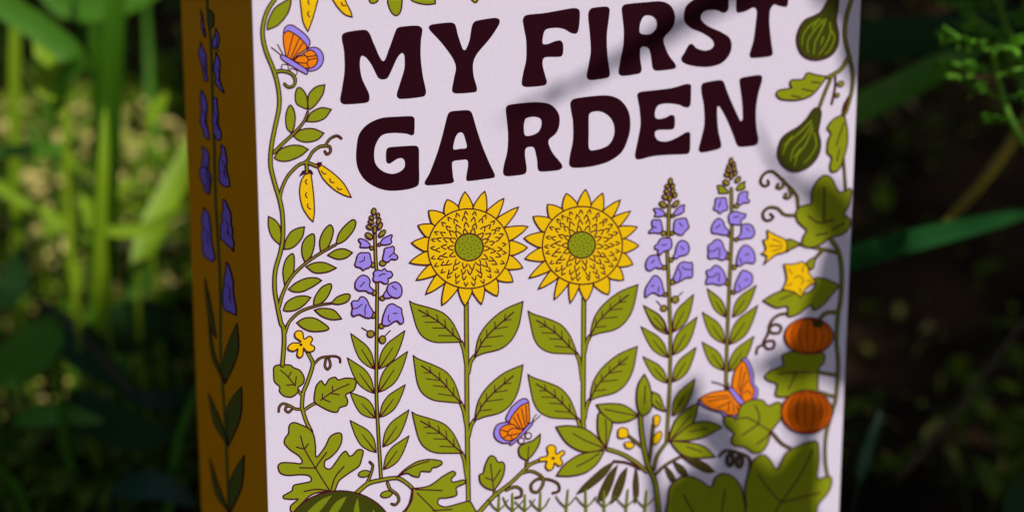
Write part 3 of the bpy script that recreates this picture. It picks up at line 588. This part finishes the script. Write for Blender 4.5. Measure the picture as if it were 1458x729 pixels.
M_strap = leafmat('strap_leaf', (.005, .05, .010), (.010, .08, .014), .75, .25, 30, .1)
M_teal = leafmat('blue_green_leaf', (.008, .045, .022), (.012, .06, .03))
M_stalk = leafmat('stalk', (.20, .17, .02), (.28, .22, .03), .6, 0)
M_bark = leafmat('bark', (.04, .025, .015), (.08, .05, .03), .8, 0)
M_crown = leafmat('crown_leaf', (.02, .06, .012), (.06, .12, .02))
M_soil, nt_, bs_ = principled('soil')
tc = nt_.nodes.new('ShaderNodeTexCoord'); n1 = nt_.nodes.new('ShaderNodeTexNoise'); n1.inputs['Scale'].default_value = 14; n1.inputs['Detail'].default_value = 10
rp = nt_.nodes.new('ShaderNodeValToRGB'); rp.color_ramp.elements[0].position = .35; rp.color_ramp.elements[0].color = (.012, .006, .003, 1); rp.color_ramp.elements[1].position = .7; rp.color_ramp.elements[1].color = (.075, .038, .018, 1)
nt_.links.new(tc.outputs['Object'], n1.inputs['Vector']); nt_.links.new(n1.outputs['Fac'], rp.inputs[0]); nt_.links.new(rp.outputs[0], bs_.inputs['Base Color'])
bs_.inputs['Roughness'].default_value = .95; bs_.inputs['Specular IOR Level'].default_value = .1
bm_ = nt_.nodes.new('ShaderNodeBump'); bm_.inputs['Strength'].default_value = .8; bm_.inputs['Distance'].default_value = .01
nt_.links.new(n1.outputs['Fac'], bm_.inputs['Height']); nt_.links.new(bm_.outputs[0], bs_.inputs['Normal'])

# ------------------------------------------------------------------ ground
from mathutils import noise as mn
def ghit(px, py, lift=0):
    r = ray(px, py); t = .3
    while t < 6:
        q = CAM + r*t
        if q.z < gz(q.x, q.y) + lift: return q
        t += .004
    return q
def gz(x, y):
    d = math.hypot(x, y); k = min(1, max(0, (d-.2)/.25))
    b = max(0, y-.33); b = min(b, 1.5); bank = .55*(b - .08*(1-math.exp(-b/.08)))
    return bank + k * (.012 * mn.noise(Vector((x*6, y*6, 1))) + .006 * mn.noise(Vector((x*22, y*22, 4)))) - .0005
g = MB(); xs = [-150, -60, -20, -8, -4] + [-3 + i*.05 for i in range(121)] + [4, 8, 20, 60, 150]
ys = [-150, -60, -20, -8, -3] + [-1.5 + i*.05 for i in range(101)] + [5, 8, 20, 60, 150]
g.add([(x, y, gz(x, y) if abs(x) < 3.01 and -1.51 < y < 3.51 else (gz(0, y) if y > .3 else 0)) for y in ys for x in xs],
      [(j*len(xs)+i, j*len(xs)+i+1, (j+1)*len(xs)+i+1, (j+1)*len(xs)+i) for j in range(len(ys)-1) for i in range(len(xs)-1)])
tag(g.build('ground', M_soil, smooth=True), 'dark brown garden soil', None, kind='structure')

# ------------------------------------------------------------------ plant builders
def cr3(P, n=8):
    out = []
    for i in range(len(P)-1):
        a = P[max(i-1, 0)]; b = P[i]; c = P[i+1]; d = P[min(i+2, len(P)-1)]
        for k in range(n):
            u = k/n; out.append(.5*((2*b) + (c-a)*u + (2*a-5*b+4*c-d)*u*u + (3*b-a-3*c+d)*u**3))
    return out + [P[-1]]
def blade(mb, P, w, fold=.25, facing=None, prof=None, n=8):
    """a grass or strap leaf along 3-D points, with a folded midrib"""
    P = cr3([Vector(p) for p in P], n); N = len(P); vs = []
    for i, p in enumerate(P):
        t = (P[min(i+1, N-1)] - P[max(i-1, 0)]).normalized()
        f = facing or Vector((0, -1, .3))
        s = t.cross(f); s = s.normalized() if s.length > 1e-4 else Vector((1, 0, 0)); nn = s.cross(t).normalized()
        u = i/(N-1); ww = w/2 * (prof(u) if prof else min(1, .35+u*3) * (1 - u**2.4) ** .7 + .0)
        ww = max(ww, w*.01)
        vs += [p - s*ww + nn*ww*fold, p, p + s*ww + nn*ww*fold]
    mb.add(vs, [q for i in range(N-1) for q in ((3*i, 3*i+1, 3*i+4, 3*i+3), (3*i+1, 3*i+2, 3*i+5, 3*i+4))])
def tube(mb, P, r0, r1, n=6, seg=6):
    P = cr3([Vector(p) for p in P], seg); N = len(P); vs = []
    for i, p in enumerate(P):
        t = (P[min(i+1, N-1)] - P[max(i-1, 0)]).normalized(); a = t.cross(Vector((.3, 1, .2))).normalized(); b = t.cross(a)
        r = r0 + (r1-r0)*i/(N-1)
        vs += [p + a*r*math.cos(k*math.tau/n) + b*r*math.sin(k*math.tau/n) for k in range(n)]
    mb.add(vs, [(i*n+k, i*n+(k+1) % n, (i+1)*n+(k+1) % n, (i+1)*n+k) for i in range(N-1) for k in range(n)] + [tuple(range(n)), tuple((N-1)*n+k for k in reversed(range(n)))])
LP = lambda u: math.sin(math.pi*min(1, u**.8)) ** .8 if 0 < u < 1 else 0.01
def leaf(mb, p, d, L, w, up=Vector((0, 0, 1)), droop=.25, n=3):
    d = d.normalized(); q = p + d*L*.5 + up*L*.06; e = p + d*L - Vector((0, 0, L*droop))
    f = (up - d*up.dot(d)); f = f.normalized() if f.length > .05 else Vector((1, 0, 0))
    blade(mb, [p, q, e], w, .2, f, LP, n)
def rv(): return Vector((rnd.gauss(0, 1), rnd.gauss(0, 1), rnd.gauss(0, 1))).normalized()

# ------------------------------------------------------------------ blades and plants traced in the background (left)
def pxblade(name, mat, pts, w, label, cat, group=None, fold=.3, prof=None, facing=None):
    if pts[0][0] < 400 and name == 'grass_blade': pts = [(a, b, c*.86) for a, b, c in pts]; w *= .86
    P = [at(*p) for p in pts]; base = P[0].copy()
    mb = MB(); blade(mb, [p - base for p in P], w, fold, facing, prof)
    g0 = gz(base.x, base.y)
    if base.z > g0 + .004: tube(mb, [Vector((.004, .012, g0 - base.z - .003)), Vector((-.002, .006, (g0-base.z)*.5)), Vector((0, 0, 0)), P[1]*.12 - base*.12], w*.09+.0004, w*.05+.0003, 5, 4)
    o = mb.build(name, mat, smooth=True); o.location = base
    return tag(o, label, cat, group)
G1 = 'broad grass blades left of the box'
cst = lambda u: min(1, .55+u*2)*(1-u**6)
pxblade('grass_blade', M_blade, [(150, 640, .95), (150, 420, .84), (158, 200, .76), (166, -30, .72), (172, -220, .72)], .0125, 'broad upright dark green grass blade, the widest left of the box', 'grass blade', G1, prof=cst)
pxblade('grass_blade', M_bright, [(140, 560, .8), (143, 400, .76), (148, 250, .74), (150, 150, .74)], .0065, 'short bright green grass blade in front of the widest blade', 'grass blade', G1, prof=cst)
pxblade('grass_blade', M_blade, [(132, 520, 1.0), (140, 200, .9), (136, 60, .86), (132, -60, .86)], .008, 'pale green upright blade just left of the widest blade', 'grass blade', G1, prof=cst)
pxblade('grass_blade', M_bright, [(34, 560, .9), (24, 300, .85), (22, 60, .82), (30, -80, .82)], .007, 'bright green upright blade at the left edge', 'grass blade', G1, prof=cst)
pxblade('grass_blade', M_blade, [(-60, -30, .72), (10, 12, .72), (62, 45, .72), (106, 84, .72), (92, 120, .73), (72, 180, .75)], .014, 'arching grass blade bent over at the upper left', 'grass blade', G1, prof=lambda u: min(1, .5+u*2)*(1-u**4))
pxblade('grass_blade', M_bright, [(88, 92, .735), (76, 120, .74), (66, 60, .745), (40, 35, .75)], .018, 'short folded bright blade hanging under the arching blade', 'grass blade', G1)
pxblade('grass_blade', M_bright, [(196, 385, .78), (222, 318, .79), (256, 250, .80), (300, 160, .81)], .015, 'bright yellow green blade leaning against the orange side', 'grass blade', G1, prof=cst)
pxblade('grass_blade', M_bright, [(212, 180, .8), (220, 160, .8), (230, 146, .8), (238, 130, .8)], .0085, 'small bright oval leaf tip near the orange side', 'grass blade', G1, prof=LP)
pxblade('grass_blade', M_bright, [(112, 420, .8), (100, 250, .82), (92, 150, .83), (80, 40, .86), (78, -60, .9)], .005, 'thin green blade between the left edge and the widest blade', 'grass blade', G1, prof=cst)
pxblade('grass_blade', M_blade, [(190, 520, .9), (215, 300, .95), (214, 120, 1.0), (205, -40, 1.0)], .006, 'dim green blade standing between widest blade and box', 'grass blade', G1, prof=cst)
pxblade('grass_blade', M_blade, [(60, -20, .8), (110, 12, .8), (180, 4, .8), (250, -30, .8)], .016, 'broad blade arching across the upper left corner', 'grass blade', G1, prof=cst)
for i, (a, b, c, lab) in enumerate([((-20, 255, .8), (60, 300, .8), (130, 345, .8), 'thin stem slanting down at the middle of the left edge'), ((60, 330, .8), (130, 300, .8), (200, 250, .8), 'thin green stem rising toward the orange side'),
                    ((150, 330, .75), (210, 325, .75), (275, 290, .75), 'thin green stem lying low beside the orange side'), ((-20, 215, .82), (40, 215, .8), (120, 205, .8), 'thin level stem at the left edge'), ((90, 210, .85), (120, 260, .8), (128, 330, .78), 'thin upright stem behind the left litter')]):
    pxblade('grass_blade', M_bright if i != 3 else M_blade, [a, b, c], .007, lab, 'grass blade', 'thin grass stems left of the box', prof=cst)
# ---- broad dark leaves low on the left
def pleaf(pts_outline_px, depth, tilt=.0, bow=.006):
    pass
def broad(name, mat, pts, w, label, cat, group): return pxblade(name, mat, pts, w, label, cat, group, fold=.15, prof=LP)
G2 = 'broad dark leaves low on the left'
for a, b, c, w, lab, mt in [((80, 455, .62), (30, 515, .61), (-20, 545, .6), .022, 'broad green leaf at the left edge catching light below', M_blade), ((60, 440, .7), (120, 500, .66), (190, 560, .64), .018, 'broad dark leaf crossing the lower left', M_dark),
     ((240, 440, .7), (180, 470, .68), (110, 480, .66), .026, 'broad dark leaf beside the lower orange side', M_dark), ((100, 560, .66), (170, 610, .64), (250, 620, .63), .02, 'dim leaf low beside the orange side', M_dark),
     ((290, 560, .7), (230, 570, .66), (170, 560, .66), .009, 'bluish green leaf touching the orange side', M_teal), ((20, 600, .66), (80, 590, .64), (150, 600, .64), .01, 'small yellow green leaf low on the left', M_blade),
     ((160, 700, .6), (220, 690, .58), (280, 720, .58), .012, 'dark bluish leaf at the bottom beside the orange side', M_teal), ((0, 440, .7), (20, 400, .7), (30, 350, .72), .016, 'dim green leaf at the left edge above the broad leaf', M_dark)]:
    broad('broad_leaf', mt, [a, b, c], w, lab, 'leaf', G2)
o = MB(); base = at(150, 600, .6)
tube(o, [at(190, 560, .64)-base, at(120, 480, .66)-base, at(55, 420, .7)-base, at(20, 340, .72)-base], .0016, .001)
b_ = o.build('leaf_stalk', M_bark, smooth=True); b_.location = base; tag(b_, 'thin leaf stalk slanting through the dark leaves at lower left', 'stalk')

# ------------------------------------------------------------------ right side plants
G3 = 'long strap leaves right of the box'
pxblade('strap_leaf', M_strap, [(1140, 400, .55), (1215, 368, .55), (1330, 335, .56), (1480, 300, .58)], .0095, 'long dark green strap leaf crossing the right side at mid height', 'strap leaf', G3, prof=cst)
pxblade('strap_leaf', M_blade, [(1150, 190, .6), (1235, 148, .6), (1290, 122, .6), (1345, 92, .62), (1400, 70, .62)], .0125, 'pale strap leaf emerging from behind the right box edge', 'strap leaf', G3, prof=cst)
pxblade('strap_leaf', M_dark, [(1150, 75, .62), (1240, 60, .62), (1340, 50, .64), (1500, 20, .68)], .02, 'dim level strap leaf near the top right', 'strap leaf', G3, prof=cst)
pxblade('strap_leaf', M_teal, [(1222, 690, .52), (1235, 640, .53), (1255, 582, .54)], .0045, 'small bluish green leaf standing at the lower right', 'strap leaf', G3, prof=LP)
pxblade('strap_leaf', M_dark, [(1440, 740, .5), (1450, 705, .5), (1475, 660, .5)], .010, 'green leaf tip at the bottom right corner', 'strap leaf', G3, prof=LP)
def stalk(pts, r0, r1, label, mat=None):
    P = [at(*p) for p in pts]; q = ghit(pts[0][0]-8, pts[0][1]+6); P.insert(0, q); mb = MB(); tube(mb, [p-P[0] for p in P], r0, r1, 8); o = mb.build('dry_stalk', mat or M_stalk, smooth=True); o.location = P[0]; tag(o, label, 'stalk', 'stalks leaning on the right')
stalk([(1338, 330, .6), (1352, 312, .6), (1405, 252, .58), (1470, 160, .56)], .0014, .0028, 'thick olive stalk leaning up to the right edge')
stalk([(1280, 680, .62), (1360, 590, .62), (1440, 480, .62), (1500, 420, .62)], .0012, .0012, 'dim brown stalk leaning at the lower right', M_bark)
# feathery plant
def feathery(x, y, dep, dx, dy, L, label, dens=1):
    root = empty('feathery_plant', (0, 0, 0)); tag(root, label, 'plant', 'feathery plants at the right edge')
    base = at(x, y, dep); root.location = base
    P = [Vector((0, 0, 0)), at(x+dx*.5-6, y+dy*.5, dep)-base, at(x+dx, y+dy, dep-.01)-base]
    mb = MB(); lo = at(x+190, y+420, dep+.06) - base; lo.z = gz(base.x+lo.x, base.y+lo.y) - base.z - .003
    tube(mb, [lo, at(x+85, y+130, dep+.02)-base] + P, .0018, .0009); mb.build('stem', M_feather, root, True)
    C = cr3(P, 8)
    fm = MB()
    for i, p in enumerate(C[3::4]):
        for s in (-1, 1):
            d = (Vector((s*1.0, rnd.uniform(-.6, .6), rnd.uniform(.05, .55)))).normalized(); LL = L*rnd.uniform(.6, 1.1)
            tube(fm, [p, p+d*LL*.5, p+d*LL+Vector((0, 0, LL*.1))], .0006, .0004, 4, 3)
            for k in range(int(8*dens)):
                u = .2+.8*k/(8*dens); q = p + d*LL*u
                for s2 in (-1, 1):
                    e = (d*.6 + rv()*.8 + Vector((0, 0, .25))).normalized()
                    leaf(fm, q, e, LL*.24*rnd.uniform(.7, 1.3), .0040*rnd.uniform(.7, 1.3), n=2)
                    leaf(fm, q+e*LL*.12, rv(), LL*.13, .003, n=2)
    fm.build('frond', M_feather, root, True)
feathery(1452, 195, .50, -40, -125, .020, 'bright feathery leaved stem nearest the right edge, in front')
feathery(1475, 120, .56, -60, -135, .026, 'dimmer feathery stem behind the bright one at the top right', 1.0)
feathery(1380, 20, .62, -20, -110, .022, 'feathery stem top just left of the others at the top right')

# ------------------------------------------------------------------ leaf litter that one can count: dry leaves
spots = [(20, 130, 1.0), (50, 150, 1.0), (70, 186, .95), (130, 165, .95), (122, 222, .85), (188, 200, .9), (208, 215, .88), (30, 290, .8), (52, 318, .78), (20, 397, .72), (58, 412, .72), (216, 452, .62), (60, 576, .6),
         (76, 604, .6), (22, 545+40, .6), (0, 160, .9), (240, 228, .85), (232, 330, .7), (1232, 186, .85), (1330, 166, .85), (1240, 22, 1.1), (1270, 92, 1.0), (1262, 160, .9), (1400, 580, .6), (1320, 470, .7), (1290, 150, .95), (135, 395, .72), (165, 190, .93), (95, 215, .88)]  # some right-hand leaves stand in for sunlit patches of bare soil
dl = None
names = ['tan', 'pinkish', 'curled', 'pale', 'crumpled']
def dryleaf():
    mb = MB()
    for i in range(5): pass
    blade(mb, [Vector((-.5, 0, 0)), Vector((-.1, .06, .16)), Vector((.5, 0, .04))], .55, .35, Vector((0, 0, 1)), LP, 5)
    return mb.build('dry_leaf', M_dry, smooth=True)
for i, (x, y, dep) in enumerate(spots):
    if dl is None: dl = dryleaf(); o = dl
    else: o = dl.copy(); col.objects.link(o)
    p = ghit(x, y, .006)
    s = rnd.uniform(.009, .018)
    o.location = p; o.scale = (s, s, s); o.rotation_euler = (rnd.uniform(-.3, 1.1), rnd.uniform(-.5, .5), rnd.uniform(0, 6.3))
    side_ = 'left' if x < 700 else 'right'
    tag(o, 'dry brown leaf lying on the soil %s of the box' % side_, 'dry leaf', 'dry leaves on the soil %s of the box' % side_)

# ------------------------------------------------------------------ ground cover and grass (stuff)
bl = lambda x, y: (-BW/2-.03 < (Vector((x, y, 0))-BASE).dot(UX) < BW/2+.03) and (-BD/2-.03 < (Vector((x, y, 0))-BASE).dot(VB) < BD/2+.03)
mb = MB()
for i in range(2600):
    y = .22 + 1.9*rnd.random()**1.6; x = rnd.uniform(-1, 1)*(.28+.55*y) - .0
    if bl(x, y): continue
    if x > .05 and rnd.random() < .72: continue
    p = Vector((x, y, gz(x, y))); hh = rnd.uniform(.004, .03); st = p + Vector((rnd.uniform(-.01, .01), rnd.uniform(-.01, .01), hh))
    for k in range(rnd.randint(2, 5)):
        d = Vector((rnd.gauss(0, 1), rnd.gauss(0, 1), rnd.uniform(0, .8)))
        L = rnd.uniform(.010, .026)*(1+.4*y)
        leaf(mb, st, d, L, L*rnd.uniform(.25, .5), n=2)
    tube(mb, [p, st], .0007, .0005, 3, 1)
tag(mb.build('ground_cover', M_cover), 'low leafy ground cover on the soil', None, kind='stuff')
mb = MB()
for i in range(1500):
    y = .2 + 1.7*rnd.random(); x = rnd.uniform(-1, .12)*(.28+.5*y)
    if rnd.random() < .65: continue
    if bl(x, y): continue
    p = Vector((x, y, gz(x, y))); L = rnd.uniform(.03, .09); a = rnd.uniform(0, 6.3); b = rnd.uniform(.05, .6)
    d = Vector((math.cos(a)*b, math.sin(a)*b, 1)).normalized()
    blade(mb, [p, p+d*L*.6, p+d*L+Vector((math.cos(a), math.sin(a), 0))*L*b*.6], rnd.uniform(.0025, .006)*(1+.3*y), .3, Vector((math.sin(a)*.5, -1, .2)), n=3)
tag(mb.build('grass', M_blade), 'green grass growing behind the box', None, kind='stuff')

mb = MB()
for i in range(7000):
    y = .3 + 1.2*rnd.random()**1.5; x = rnd.uniform(-1, 1)*(.25+.5*y)
    if bl(x, y) or (x > 0 and rnd.random() < .85): continue
    L = rnd.uniform(.004, .016)
    leaf(mb, Vector((x, y, gz(x, y)+rnd.uniform(.002, .03))), Vector((rnd.gauss(0, 1), rnd.gauss(0, 1), rnd.gauss(0, .4))), L, L*rnd.uniform(.25, .6), n=2)
tag(mb.build('leaf_litter', M_litter), 'fine dry leaf litter strewn over the soil', None, kind='stuff')
mb = MB()
for i in range(420):
    px = rnd.uniform(-60, 300); py = rnd.uniform(130, 470); p = ghit(px, py)
    if py > 380 and rnd.random() < .6 or bl(p.x, p.y): continue
    L = rnd.uniform(.02, .07); a = rnd.uniform(0, 6.3); b = rnd.uniform(.3, 1.6)
    d = Vector((math.cos(a)*b, math.sin(a)*b, 1)).normalized()
    blade(mb, [p, p+d*L*.6, p+d*L+Vector((math.cos(a), math.sin(a), -.3))*L*.3], rnd.uniform(.0012, .0032), .3, Vector((0, -.6, .8)), n=3)
tag(mb.build('young_grass', M_bright), 'thin tangled young grass in the sun left of the box', None, kind='stuff')
yl = None
for i in range(130):
    px = rnd.uniform(0, 268); py = rnd.choice([rnd.uniform(140, 260), rnd.uniform(150, 430)]); p = ghit(px, py, rnd.uniform(.012, .045))
    if yl is None:
        q_ = MB(); blade(q_, [Vector((-.5, 0, 0)), Vector((0, .05, .1)), Vector((.5, 0, 0))], .5, .3, Vector((0, 0, 1)), LP, 5); yl = q_.build('yellowed_leaf', M_yel, smooth=True); o = yl
    else: o = yl.copy(); col.objects.link(o)
    s_ = rnd.uniform(.006, .015); o.scale = (s_, s_, s_); o.location = p; o.rotation_euler = (rnd.uniform(.2, 1.3), rnd.uniform(-.4, .4), rnd.uniform(-1, 1))
    tag(o, 'small yellowed leaf caught in the sunlit grass left of the box', 'leaf', 'yellowed leaves in the grass left of the box')
# ------------------------------------------------------------------ shrubs closing the view
def crown(mb, c, rx, ry, rz, n, L, ok=None):
    cl = [c + Vector((rx*v.x, ry*v.y, rz*v.z))*rnd.uniform(.35, 1) for v in (rv() for _ in range(max(8, n//40)))]
    for i in range(n):
        p = rnd.choice(cl) + rv()*rnd.uniform(.2, 1)*min(rx, rz)*.33
        if ok and not ok(p): continue
        l = L*rnd.uniform(.6, 1.3); leaf(mb, p, rv()+Vector((0, -.2, .1)), l, l*.5, n=2)
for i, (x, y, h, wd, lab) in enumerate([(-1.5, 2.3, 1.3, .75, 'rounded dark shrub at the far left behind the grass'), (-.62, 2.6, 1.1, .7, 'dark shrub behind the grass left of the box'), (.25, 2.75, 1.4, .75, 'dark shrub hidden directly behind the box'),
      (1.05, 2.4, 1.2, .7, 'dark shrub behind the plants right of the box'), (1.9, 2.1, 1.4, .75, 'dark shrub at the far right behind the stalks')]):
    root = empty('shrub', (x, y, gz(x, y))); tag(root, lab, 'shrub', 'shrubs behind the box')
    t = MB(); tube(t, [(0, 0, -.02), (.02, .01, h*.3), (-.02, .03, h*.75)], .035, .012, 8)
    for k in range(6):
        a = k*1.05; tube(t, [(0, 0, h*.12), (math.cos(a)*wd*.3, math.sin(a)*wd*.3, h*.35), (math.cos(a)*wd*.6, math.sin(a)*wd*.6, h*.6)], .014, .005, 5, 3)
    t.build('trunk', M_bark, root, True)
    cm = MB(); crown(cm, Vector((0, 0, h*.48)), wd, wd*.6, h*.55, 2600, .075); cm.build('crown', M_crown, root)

# ------------------------------------------------------------------ unseen tree added right of frame, crown gapped to dapple the bed
def lit(p):       # where does the sun line through p meet the box front / the sunny patches?
    d = (p - P0).dot(NRM); c = S.dot(NRM); q = p - S*(d/c); uu = (q-P0).dot(UX)
    if d > 0 and -.05 < uu < BW+.06 and -.05 < q.z < BH+.05: return True
    t = p.z/S.z; gx = p.x - S.x*t; gy = p.y - S.y*t
    for sx, sy, sr in SUNNY:
        if math.hypot(gx-sx, gy-sy) < sr: return True
    return False
SUNNY = []
def gp(px, py, z=.05):
    r = ray(px, py); t = (z-CAM.z)/r.z; q = CAM + r*t; k = z/S.z
    return q - Vector((S.x, S.y, 0))*k
for px, py, dep, rad in [(60, 60, .78, .10), (60, 150, .85, .07), (150, 20, .74, .05), (150, -60, .74, .04), (150, 110, .74, .03), (20, 150, .85, .08), (130, 190, .8, .06), (200, 210, .85, .07), (148, 260, .75, .04), (148, 330, .75, .04), (250, 260, .80, .05), (225, 315, .79, .05), (205, 360, .78, .04), (60, 310, .76, .07), (225, 150, .8, .045),
                         (110, 330, .76, .05), (200, 330, .74, .04), (250, 20, 1.0, .06), (100, 240, .8, .04), (180, 60, .95, .05),
                         (1240, 150, .6, .035), (1290, 125, .6, .03), (1330, 140, .62, .028), (1395, 130, .51, .045), (1440, 40, .53, .04), (1440, 190, .5, .05), (1230, 186, .85, .04), (1330, 165, .85, .03), (1240, 20, 1.1, .05), (1390, 260, .58, .03), (1430, 215, .57, .03), (1450, 120, .5, .05), (216, 452, .62, .02), (60, 590, .6, .012), (20, 540, .61, .012)]:
    if px < 400: dep *= .86
    q = at(px, py, dep); k = q.z/S.z; SUNNY.append((q.x - S.x*k, q.y - S.y*k, rad))
for px in range(-20, 280, 50):
    for py in (150, 200, 250, 300, 350):
        q = ghit(px, py); k = q.z/S.z
        if rnd.random() < .72: SUNNY.append((q.x - S.x*k, q.y - S.y*k, rnd.uniform(.03, .055)))
tree = empty('added_shade_tree', (1.55, -.35, 0)); tag(tree, 'leafy tree added out of view on the right to shade the bed', 'tree')
tb = Vector((1.55, -.35, 0)); t = MB()
tube(t, [(0, 0, -.03), (-.05, 0, .6), (-.1, .05, 1.3), (-.2, .1, 2.0)], .07, .03, 10)
lv = MB()
for k in range(60):
    gx = rnd.uniform(-1.1, 1.6); gy = rnd.uniform(.1, 2.6); z = rnd.uniform(.95, 1.3); tt = z/S.z
    e = Vector((gx+S.x*tt, gy+S.y*tt, z)) - tb
    if any(lit(tb + q_) for q_ in cr3([Vector((-.06, .02, .75)), e*.5+Vector((0, 0, .25)), e], 12)): continue
    tube(t, [(-.06, .02, .75), e*.5+Vector((0, 0, .25)), e], .012, .003, 5, 4)
for i in range(15000):
    gx = rnd.uniform(-1.3, 1.8); gy = rnd.uniform(-.25, 3.4); z = rnd.uniform(.85, 1.35); tt = z/S.z
    p = Vector((gx+S.x*tt, gy+S.y*tt, z))
    if lit(p): continue
    l = rnd.uniform(.05, .085); leaf(lv, p-tb, rv()*.5+Vector((S.z, 0, -.3))*rnd.choice((-1, 1)), l, l*.62, S, n=2)
t.build('trunk', M_bark, tree, True); lv.build('crown', M_crown, tree)

# ------------------------------------------------------------------ weed leaning over the box, its leaves throw the shadows on the cover
weed = empty('leaning_weed', (0, 0, 0)); tag(weed, 'tall leafy weed outside the picture leaning over the right of the box', 'weed')
def fpt(px, py, t): return hit(px, py, P0, NRM) + S*t
def tilt(px, py): return .40 + (px-1000)*.00012 + .02*math.sin(px*.012+py*.02)
def wleaf(txt, vein=None):
    p = spline(parse(txt), True, 5)
    p = [(x + 7*mn.noise(Vector((x*.05, y*.05, 2))) + 4*mn.noise(Vector((x*.14, y*.14, 5))), y + 7*mn.noise(Vector((x*.05, y*.05, 9))) + 4*mn.noise(Vector((x*.14, y*.14, 7))), q) for x, y, q in p]
    mb = MB(); tri = tessellate_polygon([[Vector((x, -y, 0)) for x, y, _ in p]])
    c = sum((fpt(x, y, tilt(x, y)) for x, y, _ in p), Vector())/len(p)
    mb.add([fpt(x, y, tilt(x, y)) for x, y, _ in p], [tuple(f) for f in tri])
    mb.build('leaf', M_dark, weed, True)
def wstem(pts, r0, r1): 
    mb = MB(); tube(mb, [fpt(x, y, tilt(x, y)) for x, y in pts], r0, r1, 6); mb.build('stem', M_stalk, weed, True)
wleaf("PX:1135,-60* 1060,-42 1000,0 940,32 880,76 800,122 740,154 690,184* 760,156 820,130 880,100 940,70 1000,36 1060,6 1110,-26")
wleaf("PX:1150,-10 1225,-25 1250,20 1235,110 1216,125 1202,112 1190,75 1184,30 1165,12")
wleaf("PX:1068,165* 1080,190 1102,228 1135,256 1180,262 1208,290 1206,325 1180,345 1155,325 1142,292 1112,262 1084,220")
wleaf("PX:1062,536* 1092,505 1128,478 1140,440 1160,395 1172,350 1230,325 1240,420 1225,540 1190,556 1160,548 1120,552 1085,536")
wleaf("PX:1112,590 1130,566 1160,566 1176,590 1165,618 1140,628 1118,615")
wleaf("PX:950,575* 975,545 992,545 1000,580 1035,598 1050,628 1075,655 1100,668 1125,640 1150,622 1163,655 1158,720 1150,800 945,800 948,700 965,675 985,660 1012,662 992,625 965,602")
wstem([(908, 575), (915, 605), (924, 655), (930, 729), (940, 860)], .0007, .003)
wstem([(1330, 1000), (1290, 700), (1285, 400), (1275, 100), (1230, -120), (1135, -70)], .004, .002)
wstem([(1300, 640), (1250, 560), (1215, 500)], .001, .001); wstem([(1289, 300), (1240, 340)], .001, .001); wstem([(1277, 60), (1240, 50)], .001, .001)
wstem([(1310, 860), (1200, 830), (1100, 780), (930, 800)], .0018, .0014); wstem([(1289, 280), (1185, 300)], .0008, .0005); wstem([(1230, 560), (1165, 590)], .0006, .0005)
